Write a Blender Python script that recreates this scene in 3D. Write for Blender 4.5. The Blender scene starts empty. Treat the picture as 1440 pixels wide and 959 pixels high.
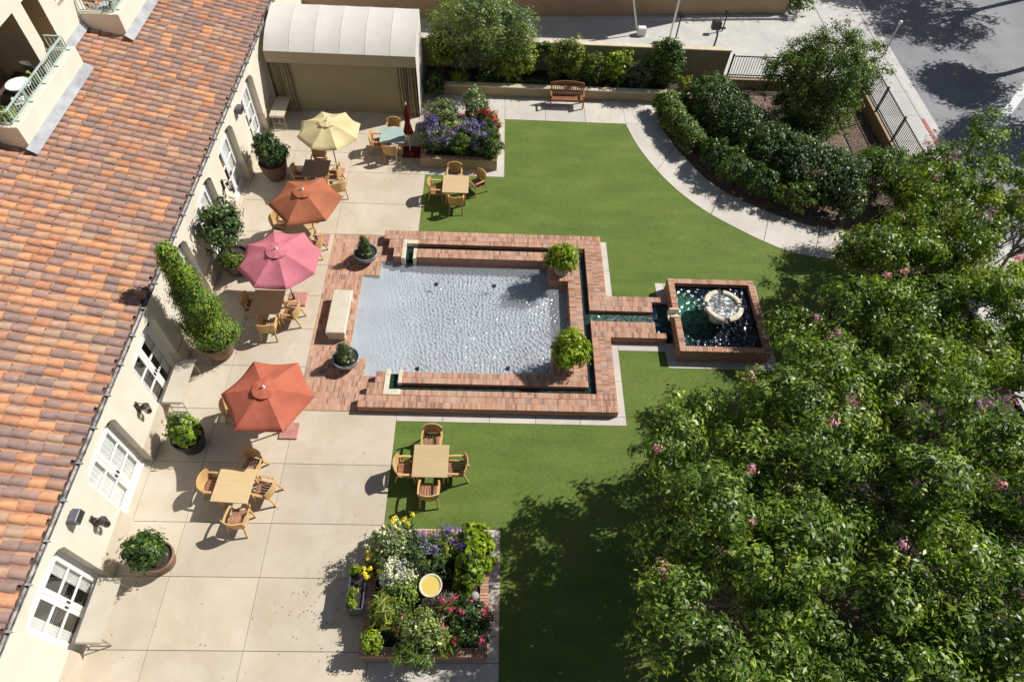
import bpy, math, random
import numpy as np
from mathutils import Matrix, Vector
random.seed(7)
C = bpy.context.scene.collection
SC = bpy.context.scene
R = math.radians
# ---------------------------------------------------------------- camera
CAM_POS = np.array([0.0, 0.0, 18.0])
CR = np.array([0.99907969, 0.00139942, 0.04286971])
CD = np.array([0.0259952, -0.81475495, -0.57922243])
CF = np.array([0.03411773, 0.57980378, -0.8140415])
cam = bpy.data.cameras.new('camera'); cam.sensor_width = 36; cam.lens = 22.906; cam.clip_end = 2000
camo = bpy.data.objects.new('camera', cam); C.objects.link(camo)
camo.matrix_world = Matrix(((CR[0], -CD[0], -CF[0], 0), (CR[1], -CD[1], -CF[1], 0), (CR[2], -CD[2], -CF[2], 18.0), (0, 0, 0, 1)))
SC.camera = camo
# ---------------------------------------------------------------- sky, sun, exposure
SUN = Vector((0.97, 0.43, 1.0)).normalized()
w = bpy.data.worlds.new('World'); SC.world = w; w.use_nodes = True
nt = w.node_tree; bg = nt.nodes['Background']; sky = nt.nodes.new('ShaderNodeTexSky')
sky.sky_type = 'NISHITA'; sky.sun_disc = False
sky.sun_elevation = math.asin(SUN.z); sky.sun_rotation = math.atan2(SUN.x, SUN.y)
nt.links.new(sky.outputs[0], bg.inputs[0]); bg.inputs[1].default_value = 0.05
sl = bpy.data.lights.new('sun', 'SUN'); sl.energy = 5.0; sl.angle = R(0.5); sl.color = (1.0, 0.975, 0.935)
so = bpy.data.objects.new('sun', sl); C.objects.link(so); so.rotation_euler = SUN.to_track_quat('Z', 'Y').to_euler(); so.location = (20, 10, 40)
SC.view_settings.view_transform = 'Standard'; SC.view_settings.look = 'None'; SC.view_settings.exposure = 0.33; SC.view_settings.gamma = 1
SC.view_settings.use_curve_mapping = False
SC.cycles.max_bounces = 6; SC.cycles.transparent_max_bounces = 8
# ---------------------------------------------------------------- materials
M = {}
def newmat(name):
    m = bpy.data.materials.new(name); m.use_nodes = True; M[name] = m
    return m, m.node_tree, m.node_tree.nodes['Principled BSDF']
def ramp(nt, fac, stops, interp='LINEAR'):
    r = nt.nodes.new('ShaderNodeValToRGB'); r.color_ramp.interpolation = interp
    els = r.color_ramp.elements
    while len(els) < len(stops): els.new(0.5)
    for e, (p, c) in zip(els, stops): e.position = p; e.color = (*c, 1)
    nt.links.new(fac, r.inputs[0]); return r.outputs[0]
def noise(nt, scale, detail=4, rough=0.55, coord='pos', dist=0.0, sx=(1, 1, 1)):
    n = nt.nodes.new('ShaderNodeTexNoise'); n.inputs['Scale'].default_value = scale
    n.inputs['Detail'].default_value = detail; n.inputs['Roughness'].default_value = rough; n.inputs['Distortion'].default_value = dist
    if coord == 'pos': src = nt.nodes.new('ShaderNodeNewGeometry').outputs['Position']
    else: src = nt.nodes.new('ShaderNodeTexCoord').outputs['Object']
    if sx != (1, 1, 1):
        mp = nt.nodes.new('ShaderNodeMapping'); mp.inputs['Scale'].default_value = sx
        nt.links.new(src, mp.inputs[0]); src = mp.outputs[0]
    nt.links.new(src, n.inputs['Vector']); return n.outputs['Fac']
def mixc(nt, fac, a, b, mode='MIX'):
    m = nt.nodes.new('ShaderNodeMix'); m.data_type = 'RGBA'; m.blend_type = mode
    for sock, v in ((m.inputs[0], fac), (m.inputs[6], a), (m.inputs[7], b)):
        if isinstance(v, (int, float)): sock.default_value = v
        elif isinstance(v, tuple): sock.default_value = (*v, 1)
        else: nt.links.new(v, sock)
    return m.outputs[2]
def bump(nt, b, h, strength, dist):
    bp = nt.nodes.new('ShaderNodeBump'); bp.inputs['Strength'].default_value = strength; bp.inputs['Distance'].default_value = dist
    nt.links.new(h, bp.inputs['Height']); nt.links.new(bp.outputs[0], b.inputs['Normal']); return bp
def plain(name, col, rough=0.6, metal=0.0, var=0.12, scale=3.0, bscale=60, bstr=0.15, bdist=0.004, spec=0.5, coord='pos', sx=(1, 1, 1)):
    m, nt, b = newmat(name)
    n = noise(nt, scale, 5, 0.6, coord, sx=sx)
    lo = tuple(max(0, c * (1 - var * 1.6)) for c in col); hi = tuple(min(1, c * (1 + var * 1.2)) for c in col)
    nt.links.new(ramp(nt, n, [(0.3, lo), (0.7, hi)]), b.inputs['Base Color'])
    b.inputs['Roughness'].default_value = rough; b.inputs['Metallic'].default_value = metal; b.inputs['Specular IOR Level'].default_value = spec
    if bstr: bump(nt, b, noise(nt, bscale, 4, 0.6, coord), bstr, bdist)
    return m
def facing(nt, k=0.9, base=0.03, p=4.0):
    lw = nt.nodes.new('ShaderNodeLayerWeight'); lw.inputs[0].default_value = 0.5
    pw = nt.nodes.new('ShaderNodeMath'); pw.operation = 'POWER'; pw.inputs[1].default_value = p; nt.links.new(lw.outputs['Facing'], pw.inputs[0])
    ma = nt.nodes.new('ShaderNodeMath'); ma.operation = 'MULTIPLY_ADD'; ma.inputs[1].default_value = k; ma.inputs[2].default_value = base; nt.links.new(pw.outputs[0], ma.inputs[0]); return ma.outputs[0]
def concrete(name, c1, c2, stain, sscale=0.7):
    m, nt, b = newmat(name)
    oi = nt.nodes.new('ShaderNodeObjectInfo')
    base = ramp(nt, noise(nt, sscale, 7, 0.65, dist=0.4), [(0.36, c1), (0.6, c2)])
    st = ramp(nt, noise(nt, 0.38, 6, 0.75), [(0.46, (0, 0, 0)), (0.7, (1, 1, 1))])
    sp = ramp(nt, noise(nt, 7.0, 6, 0.8), [(0.6, (0, 0, 0)), (0.85, (1, 1, 1))])
    mm = nt.nodes.new('ShaderNodeMath'); mm.operation = 'MULTIPLY'; mm.inputs[1].default_value = 0.45; nt.links.new(st, mm.inputs[0])
    col = mixc(nt, mm.outputs[0], base, stain)
    mm2 = nt.nodes.new('ShaderNodeMath'); mm2.operation = 'MULTIPLY'; mm2.inputs[1].default_value = 0.3; nt.links.new(sp, mm2.inputs[0])
    col = mixc(nt, mm2.outputs[0], col, tuple(c * 0.62 for c in stain))
    v = ramp(nt, oi.outputs['Random'], [(0, (0.93, 0.93, 0.94)), (1, (1.04, 1.03, 1.0))])
    col = mixc(nt, 1.0, col, v, 'MULTIPLY')
    nt.links.new(col, b.inputs['Base Color']); b.inputs['Roughness'].default_value = 0.85; b.inputs['Specular IOR Level'].default_value = 0.25
    bump(nt, b, noise(nt, 45, 5, 0.7), 0.25, 0.006)
concrete('patio_concrete', (0.45, 0.385, 0.295), (0.53, 0.465, 0.37), (0.445, 0.36, 0.23))
concrete('path_concrete', (0.47, 0.43, 0.375), (0.55, 0.51, 0.45), (0.38, 0.33, 0.27))
concrete('drive_concrete', (0.43, 0.42, 0.395), (0.51, 0.495, 0.465), (0.36, 0.35, 0.33))
concrete('asphalt', (0.20, 0.20, 0.21), (0.255, 0.255, 0.265), (0.17, 0.165, 0.165), 0.35)
plain('kerb_red', (0.36, 0.09, 0.08), 0.7, var=0.25, scale=9)
plain('road_paint', (0.55, 0.55, 0.53), 0.7, var=0.15, scale=6)
plain('ground_dirt', (0.12, 0.09, 0.065), 0.95, var=0.4, scale=4)
plain('mulch', (0.20, 0.135, 0.10), 0.95, var=0.55, scale=14, bscale=40, bstr=0.9, bdist=0.04)
plain('soil', (0.045, 0.033, 0.025), 0.95, var=0.4, scale=12, bscale=50, bstr=0.8, bdist=0.03)
plain('stucco', (0.645, 0.585, 0.48), 0.85, var=0.045, scale=1.3, bscale=90, bstr=0.18, bdist=0.004, spec=0.2)
plain('stucco_plinth', (0.53, 0.455, 0.355), 0.85, var=0.06, scale=1.6, bscale=90, bstr=0.18, bdist=0.004, spec=0.2)
plain('stucco_tan', (0.37, 0.29, 0.18), 0.85, var=0.08, scale=1.2, bscale=80, bstr=0.2, bdist=0.004, spec=0.2)
plain('stucco_cap', (0.62, 0.51, 0.36), 0.8, var=0.12, scale=3)
plain('wall_brown', (0.36, 0.25, 0.15), 0.85, var=0.08, scale=1.0, bscale=70, bstr=0.2, bdist=0.004)
plain('awning_fabric', (0.60, 0.565, 0.51), 0.75, var=0.03, scale=1.5, bscale=300, bstr=0.1, bdist=0.001, spec=0.2)
plain('awning_valance', (0.385, 0.325, 0.215), 0.8, var=0.03, scale=1.5, bscale=300, bstr=0.1, bdist=0.001, spec=0.2)
plain('curtain_tan', (0.325, 0.275, 0.17), 0.85, var=0.04, scale=2, bscale=250, bstr=0.1, bdist=0.001, spec=0.15)
plain('white_paint', (0.66, 0.66, 0.645), 0.45, var=0.03, scale=4, bstr=0.04)
plain('white_metal', (0.74, 0.74, 0.73), 0.35, var=0.03)
plain('black_metal', (0.022, 0.022, 0.024), 0.45, var=0.2)
plain('dark_bronze', (0.05, 0.04, 0.034), 0.45, metal=0.4, var=0.3)
plain('steel_tube', (0.40, 0.38, 0.34), 0.4, metal=0.6, var=0.15)
plain('green_rail', (0.36, 0.47, 0.42), 0.5, var=0.1)
plain('flashing', (0.30, 0.31, 0.32), 0.75, metal=0.0, var=0.18, scale=2)
plain('gutter_metal', (0.21, 0.195, 0.18), 0.65, metal=0.1, var=0.95, scale=5.5, sx=(1, 1, 1))
plain('stone_bench', (0.56, 0.49, 0.38), 0.8, var=0.06, scale=3)
plain('cast_stone', (0.60, 0.53, 0.40), 0.75, var=0.16, scale=7)
plain('terracotta', (0.225, 0.13, 0.085), 0.75, var=0.22, scale=5)
plain('clay_dark', (0.15, 0.085, 0.055), 0.75, var=0.2, scale=5)
plain('blue_glaze', (0.20, 0.255, 0.29), 0.25, var=0.25, scale=7)
plain('dark_pot', (0.035, 0.03, 0.03), 0.5, var=0.2)
plain('zinc_box', (0.10, 0.105, 0.13), 0.4, var=0.2)
plain('grey_stone_pot', (0.30, 0.285, 0.26), 0.8, var=0.15, scale=9)
plain('bark', (0.16, 0.115, 0.08), 0.9, var=0.4, scale=9, bscale=25, bstr=0.6, bdist=0.02)
plain('bark_pale', (0.30, 0.24, 0.18), 0.85, var=0.3, scale=6, bscale=25, bstr=0.4, bdist=0.01)
plain('folding_top', (0.49, 0.44, 0.35), 0.5, var=0.05, scale=2)
plain('glass_green', (0.34, 0.43, 0.40), 0.12, var=0.06, scale=2)
plain('pad_stone', (0.42, 0.20, 0.155), 0.8, var=0.15, scale=6)
plain('curtain_white', (0.8, 0.79, 0.76), 0.9, var=0.05)
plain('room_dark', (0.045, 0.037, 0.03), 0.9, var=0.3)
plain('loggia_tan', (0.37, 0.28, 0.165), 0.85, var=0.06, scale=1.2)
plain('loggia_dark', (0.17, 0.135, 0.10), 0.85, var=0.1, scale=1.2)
plain('wicker', (0.10, 0.085, 0.08), 0.7, var=0.3, scale=30)
plain('cushion_white', (0.7, 0.7, 0.68), 0.8, var=0.05)
for nm, c in (('umbrella_yellow', (0.70, 0.585, 0.32)), ('umbrella_orange', (0.44, 0.15, 0.075)), ('umbrella_pink', (0.61, 0.20, 0.24)), ('umbrella_red', (0.52, 0.15, 0.088)), ('umbrella_maroon', (0.17, 0.022, 0.018))):
    m = plain(nm, c, 0.75, var=0.09, scale=1.6, bscale=4.5, bstr=0.55, bdist=0.03, spec=0.2)
    nt = m.node_tree; b = nt.nodes['Principled BSDF']; out = nt.nodes['Material Output']
    tr = nt.nodes.new('ShaderNodeBsdfTranslucent'); tr.inputs[0].default_value = (*c, 1)
    mx = nt.nodes.new('ShaderNodeMixShader'); mx.inputs[0].default_value = 0.22
    nt.links.new(b.outputs[0], mx.inputs[1]); nt.links.new(tr.outputs[0], mx.inputs[2]); nt.links.new(mx.outputs[0], out.inputs[0])
def wood(name, c1, c2, sx=(2, 30, 2), rough=0.5):
    m, nt, b = newmat(name)
    n = noise(nt, 1.0, 6, 0.65, 'obj', 0.3, sx)
    oi = nt.nodes.new('ShaderNodeObjectInfo')
    col = ramp(nt, n, [(0.3, c1), (0.7, c2)])
    col = mixc(nt, 1.0, col, ramp(nt, oi.outputs['Random'], [(0, (0.86, 0.84, 0.82)), (1, (1.08, 1.06, 1.02))]), 'MULTIPLY')
    nt.links.new(col, b.inputs['Base Color']); b.inputs['Roughness'].default_value = rough; b.inputs['Specular IOR Level'].default_value = 0.35
    bump(nt, b, n, 0.15, 0.003)
wood('teak', (0.50, 0.315, 0.125), (0.60, 0.40, 0.18))
wood('teak_top', (0.49, 0.36, 0.195), (0.57, 0.435, 0.25), (1.5, 26, 1))
wood('slat_red', (0.27, 0.125, 0.075), (0.40, 0.21, 0.135), (40, 3, 3))
wood('table_brown', (0.17, 0.115, 0.095), (0.24, 0.17, 0.145), (1.5, 26, 1))
wood('bench_wood', (0.22, 0.085, 0.04), (0.33, 0.14, 0.07), (3, 30, 30))
# brick pieces: one colour per island
def islands(name, stops, rough=0.8, bscale=70, bstr=0.3, bdist=0.005, dirt=None):
    m, nt, b = newmat(name)
    g = nt.nodes.new('ShaderNodeNewGeometry')
    col = ramp(nt, g.outputs['Random Per Island'], stops)
    col = mixc(nt, 1.0, col, ramp(nt, noise(nt, 9, 5, 0.7), [(0.25, (0.82, 0.82, 0.82)), (0.75, (1.1, 1.1, 1.1))]), 'MULTIPLY')
    if dirt: col = mixc(nt, ramp(nt, noise(nt, 0.9, 6, 0.7), [(0.5, (0, 0, 0)), (0.8, (0.55, 0.55, 0.55))]), col, dirt)
    nt.links.new(col, b.inputs['Base Color']); b.inputs['Roughness'].default_value = rough; b.inputs['Specular IOR Level'].default_value = 0.3
    bump(nt, b, noise(nt, bscale, 4, 0.6), bstr, bdist); return m
islands('brick', [(0, (0.26, 0.14, 0.11)), (0.12, (0.33, 0.165, 0.105)), (0.35, (0.45, 0.23, 0.14)), (0.65, (0.50, 0.275, 0.18)), (0.88, (0.53, 0.32, 0.225)), (1, (0.30, 0.205, 0.175))], dirt=(0.55, 0.42, 0.34))
plain('mortar', (0.50, 0.40, 0.31), 0.9, var=0.15, scale=8)
m, nt, b = newmat('brick_side')
bt = nt.nodes.new('ShaderNodeTexBrick'); bt.inputs['Scale'].default_value = 1
bt.inputs['Color1'].default_value = (0.30, 0.13, 0.085, 1); bt.inputs['Color2'].default_value = (0.40, 0.19, 0.12, 1); bt.inputs['Mortar'].default_value = (0.34, 0.25, 0.19, 1)
bt.inputs['Brick Width'].default_value = 0.22; bt.inputs['Row Height'].default_value = 0.075; bt.inputs['Mortar Size'].default_value = 0.006
gp = nt.nodes.new('ShaderNodeNewGeometry'); sx_ = nt.nodes.new('ShaderNodeSeparateXYZ'); nt.links.new(gp.outputs['Position'], sx_.inputs[0])
ad = nt.nodes.new('ShaderNodeMath'); ad.operation = 'ADD'; nt.links.new(sx_.outputs[0], ad.inputs[0]); nt.links.new(sx_.outputs[1], ad.inputs[1])
cx = nt.nodes.new('ShaderNodeCombineXYZ'); nt.links.new(ad.outputs[0], cx.inputs[0]); nt.links.new(sx_.outputs[2], cx.inputs[1]); nt.links.new(cx.outputs[0], bt.inputs['Vector'])
nt.links.new(bt.outputs['Color'], b.inputs['Base Color']); b.inputs['Roughness'].default_value = 0.85
# roof tiles
TILES = [(0.5, 0.245, 0.125), (0.407, 0.186, 0.1), (0.416, 0.244, 0.157), (0.26, 0.166, 0.137), (0.234, 0.157, 0.133), (0.34, 0.188, 0.122), (0.376, 0.244, 0.162), (0.295, 0.184, 0.146)]
for i, c in enumerate(TILES):
    m, nt, b = newmat('tile_%d' % i)
    oi = nt.nodes.new('ShaderNodeNewGeometry')
    n = noise(nt, 6, 6, 0.7)
    col = ramp(nt, n, [(0.25, tuple(x * 0.72 for x in c)), (0.75, tuple(min(1, x * 1.22) for x in c))])
    sp = ramp(nt, noise(nt, 22, 4, 0.7), [(0.66, (0, 0, 0)), (0.8, (0.3, 0.3, 0.3))])
    col = mixc(nt, sp, col, (0.36, 0.29, 0.23))
    col = mixc(nt, ramp(nt, noise(nt, 2.3, 6, 0.75, sx=(0.35, 1.5, 1)), [(0.55, (0, 0, 0)), (0.78, (0.55, 0.55, 0.55))]), col, (0.10, 0.075, 0.062))
    col = mixc(nt, ramp(nt, noise(nt, 1.1, 4, 0.6), [(0.5, (0, 0, 0)), (0.85, (0.35, 0.35, 0.35))]), col, (0.32, 0.21, 0.15))
    nt.links.new(col, b.inputs['Base Color']); b.inputs['Roughness'].default_value = 0.8; b.inputs['Specular IOR Level'].default_value = 0.3
    bump(nt, b, noise(nt, 50, 4, 0.6), 0.3, 0.006)
plain('roof_under', (0.07, 0.045, 0.035), 0.9, var=0.3)
# lawn
m, nt, b = newmat('turf')
g1 = ramp(nt, noise(nt, 130, 3, 0.7), [(0.28, (0.066, 0.096, 0.018)), (0.5, (0.122, 0.188, 0.036)), (0.74, (0.22, 0.29, 0.08))])
g2 = ramp(nt, noise(nt, 0.9, 5, 0.6, sx=(0.5, 1.5, 1)), [(0.3, (0.74, 0.80, 0.76)), (0.7, (1.2, 1.12, 1.08))])
g3 = ramp(nt, noise(nt, 11, 4, 0.7), [(0.3, (0.8, 0.82, 0.8)), (0.7, (1.16, 1.14, 1.1))])
col = mixc(nt, 1.0, mixc(nt, 1.0, g1, g2, 'MULTIPLY'), g3, 'MULTIPLY')
col = mixc(nt, ramp(nt, noise(nt, 0.55, 6, 0.7), [(0.5, (0, 0, 0)), (0.74, (0.4, 0.4, 0.4))]), col, (0.21, 0.215, 0.07))
nt.links.new(col, b.inputs['Base Color']); b.inputs['Roughness'].default_value = 0.8; b.inputs['Specular IOR Level'].default_value = 0.2
bump(nt, b, noise(nt, 110, 3, 0.7), 0.8, 0.03)
# foliage
def leafmat(name, stops, trans=0.32, rough=0.42, spec=0.45):
    kf = 1.0 if name.startswith('petal') or name in ('leaf_silver', 'leaf_lime') else 1.32
    stops = [(p, tuple(v * kf for v in c)) for p, c in stops]
    m, nt, b = newmat(name)
    g = nt.nodes.new('ShaderNodeNewGeometry')
    col = ramp(nt, g.outputs['Random Per Island'], stops)
    col = mixc(nt, 1.0, col, ramp(nt, noise(nt, 0.6, 3, 0.6), [(0.3, (0.6, 0.7, 0.75)), (0.7, (1.4, 1.28, 0.95))]), 'MULTIPLY')
    col = mixc(nt, 1.0, col, ramp(nt, noise(nt, 3.2, 2, 0.5), [(0.32, (0.62, 0.68, 0.7)), (0.68, (1.5, 1.42, 1.15))]), 'MULTIPLY')
    nt.links.new(col, b.inputs['Base Color']); b.inputs['Roughness'].default_value = rough; b.inputs['Specular IOR Level'].default_value = spec
    tr = nt.nodes.new('ShaderNodeBsdfTranslucent'); nt.links.new(mixc(nt, 1.0, col, (1.3, 1.5, 0.5), 'MULTIPLY'), tr.inputs[0])
    mx = nt.nodes.new('ShaderNodeMixShader'); mx.inputs[0].default_value = trans
    nt.links.new(b.outputs[0], mx.inputs[1]); nt.links.new(tr.outputs[0], mx.inputs[2])
    nt.links.new(mx.outputs[0], nt.nodes['Material Output'].inputs[0]); return m
leafmat('leaf_myrtle', [(0, (0.04, 0.075, 0.014)), (0.4, (0.08, 0.14, 0.024)), (0.75, (0.15, 0.215, 0.04)), (1, (0.30, 0.35, 0.11))])
leafmat('leaf_myrtle_yellow', [(0, (0.06, 0.105, 0.012)), (0.45, (0.125, 0.19, 0.022)), (0.8, (0.20, 0.26, 0.035)), (1, (0.28, 0.30, 0.07))])
leafmat('leaf_dark', [(0, (0.014, 0.032, 0.009)), (0.6, (0.035, 0.068, 0.018)), (1, (0.085, 0.13, 0.035))], 0.18, 0.42, 0.4)
leafmat('leaf_hedge', [(0, (0.012, 0.03, 0.007)), (0.6, (0.03, 0.064, 0.014)), (1, (0.08, 0.13, 0.035))], 0.18, 0.42, 0.3)
leafmat('leaf_mid', [(0, (0.03, 0.06, 0.012)), (0.55, (0.075, 0.125, 0.026)), (1, (0.17, 0.22, 0.06))])
leafmat('leaf_lime', [(0, (0.10, 0.17, 0.01)), (0.5, (0.20, 0.29, 0.015)), (1, (0.31, 0.38, 0.035))], 0.3)
leafmat('leaf_conifer', [(0, (0.035, 0.075, 0.012)), (0.5, (0.085, 0.15, 0.022)), (0.93, (0.16, 0.23, 0.035)), (1, (0.19, 0.11, 0.055))], 0.15, 0.6, 0.3)
leafmat('leaf_grey', [(0, (0.07, 0.095, 0.05)), (0.6, (0.15, 0.19, 0.10)), (1, (0.26, 0.29, 0.18))])
leafmat('leaf_silver', [(0, (0.26, 0.29, 0.28)), (1, (0.62, 0.64, 0.62))], 0.1, 0.6, 0.3)
leafmat('leaf_airy', [(0, (0.075, 0.11, 0.04)), (0.6, (0.15, 0.20, 0.075)), (1, (0.28, 0.33, 0.16))])
leafmat('leaf_yellowgreen', [(0, (0.09, 0.12, 0.02)), (0.6, (0.17, 0.21, 0.04)), (1, (0.30, 0.32, 0.09))])
leafmat('leaf_bluegreen', [(0, (0.03, 0.06, 0.025)), (0.6, (0.07, 0.115, 0.05)), (1, (0.15, 0.20, 0.09))])
leafmat('leaf_heather', [(0, (0.08, 0.06, 0.07)), (1, (0.22, 0.19, 0.19))], 0.1, 0.7, 0.2)
for nm, a, c in (('petal_purple', (0.16, 0.11, 0.42), (0.33, 0.27, 0.66)), ('petal_violet', (0.09, 0.04, 0.38), (0.22, 0.12, 0.60)), ('petal_white', (0.6, 0.6, 0.56), (0.85, 0.85, 0.82)), ('petal_crimson', (0.30, 0.015, 0.05), (0.52, 0.05, 0.11)), ('petal_magenta', (0.5, 0.02, 0.18), (0.75, 0.09, 0.33)), ('petal_yellow', (0.68, 0.52, 0.02), (0.85, 0.74, 0.12)), ('petal_lilac', (0.45, 0.19, 0.44), (0.68, 0.37, 0.63)), ('petal_rust', (0.24, 0.07, 0.08), (0.36, 0.17, 0.16))):
    leafmat(nm, [(0, a), (1, c)], 0.2, 0.6, 0.2)
# water
def water(name, deep, foam, scale, strength, dist, rough, stops, sx=(1, 1, 1), mixfac=None, spec=0.5):
    m, nt, b = newmat(name)
    n = noise(nt, scale, 3, 0.5, dist=0.6, sx=sx)
    nt.links.new(ramp(nt, n if mixfac is None else noise(nt, mixfac, 3, 0.5), [(stops[0], deep), (stops[1], foam)]), b.inputs['Base Color'])
    b.inputs['Roughness'].default_value = rough; b.inputs['IOR'].default_value = 1.33; b.inputs['Specular IOR Level'].default_value = spec
    bump(nt, b, n, strength, dist); return m, nt, b
# clear water: see-through with fresnel reflection and a little milky scatter; real waves are in the mesh
def clear_water(name, milk, milk_col, tint, rough=0.08):
    m, nt, b = newmat(name); out = nt.nodes['Material Output']
    b.inputs['Base Color'].default_value = (*milk_col, 1); b.inputs['Roughness'].default_value = rough; b.inputs['IOR'].default_value = 1.33
    tr = nt.nodes.new('ShaderNodeBsdfTransparent'); tr.inputs[0].default_value = (*tint, 1)
    gl = nt.nodes.new('ShaderNodeBsdfGlossy'); gl.inputs['Roughness'].default_value = rough
    m1 = nt.nodes.new('ShaderNodeMixShader'); nt.links.new(facing(nt), m1.inputs[0]); nt.links.new(tr.outputs[0], m1.inputs[1]); nt.links.new(gl.outputs[0], m1.inputs[2])
    m2 = nt.nodes.new('ShaderNodeMixShader'); m2.inputs[0].default_value = milk; nt.links.new(m1.outputs[0], m2.inputs[1]); nt.links.new(b.outputs[0], m2.inputs[2]); nt.links.new(m2.outputs[0], out.inputs[0])
clear_water('pool_water', 0.34, (0.41, 0.435, 0.46), (0.96, 0.98, 0.99), 0.08)
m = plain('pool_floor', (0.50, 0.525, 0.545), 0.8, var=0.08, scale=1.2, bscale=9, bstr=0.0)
water('channel_water', (0.010, 0.022, 0.017), (0.03, 0.055, 0.04), 8, 0.25, 0.02, 0.04, (0.4, 0.7))
water('rill_water', (0.018, 0.045, 0.034), (0.16, 0.23, 0.195), 14, 0.9, 0.05, 0.05, (0.45, 0.72))
m, nt, b = newmat('fountain_water')
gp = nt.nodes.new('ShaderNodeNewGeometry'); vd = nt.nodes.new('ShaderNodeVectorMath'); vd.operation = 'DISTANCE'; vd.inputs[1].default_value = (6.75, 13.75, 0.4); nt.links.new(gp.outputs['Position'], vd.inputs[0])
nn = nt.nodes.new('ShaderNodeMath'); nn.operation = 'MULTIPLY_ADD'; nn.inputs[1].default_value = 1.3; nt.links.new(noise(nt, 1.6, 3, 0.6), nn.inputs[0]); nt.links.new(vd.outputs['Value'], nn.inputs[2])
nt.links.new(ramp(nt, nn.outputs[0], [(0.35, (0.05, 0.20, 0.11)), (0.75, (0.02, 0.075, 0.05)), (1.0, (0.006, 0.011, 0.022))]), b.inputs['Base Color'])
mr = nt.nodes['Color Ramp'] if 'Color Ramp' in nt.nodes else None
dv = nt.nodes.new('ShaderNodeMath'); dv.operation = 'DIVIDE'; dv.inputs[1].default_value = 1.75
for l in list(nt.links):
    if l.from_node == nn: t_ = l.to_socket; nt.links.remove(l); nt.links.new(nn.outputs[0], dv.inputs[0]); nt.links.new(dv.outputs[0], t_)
b.inputs['Roughness'].default_value = 0.2; b.inputs['IOR'].default_value = 1.33
water('bowl_water', (0.10, 0.11, 0.105), (0.62, 0.63, 0.62), 9, 0.9, 0.06, 0.08, (0.47, 0.66))
m, nt, b = newmat('birdbath_water'); b.inputs['Base Color'].default_value = (0.62, 0.47, 0.12, 1); b.inputs['Roughness'].default_value = 0.1
# window glass
m, nt, b = newmat('glass'); out = nt.nodes['Material Output']
tr = nt.nodes.new('ShaderNodeBsdfTransparent'); tr.inputs[0].default_value = (0.94, 0.96, 0.95, 1)
gl = nt.nodes.new('ShaderNodeBsdfGlossy'); gl.inputs['Roughness'].default_value = 0.03
mx = nt.nodes.new('ShaderNodeMixShader'); nt.links.new(facing(nt, 0.85, 0.09, 3.0), mx.inputs[0]); nt.links.new(tr.outputs[0], mx.inputs[1]); nt.links.new(gl.outputs[0], mx.inputs[2]); nt.links.new(mx.outputs[0], out.inputs[0])
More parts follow.
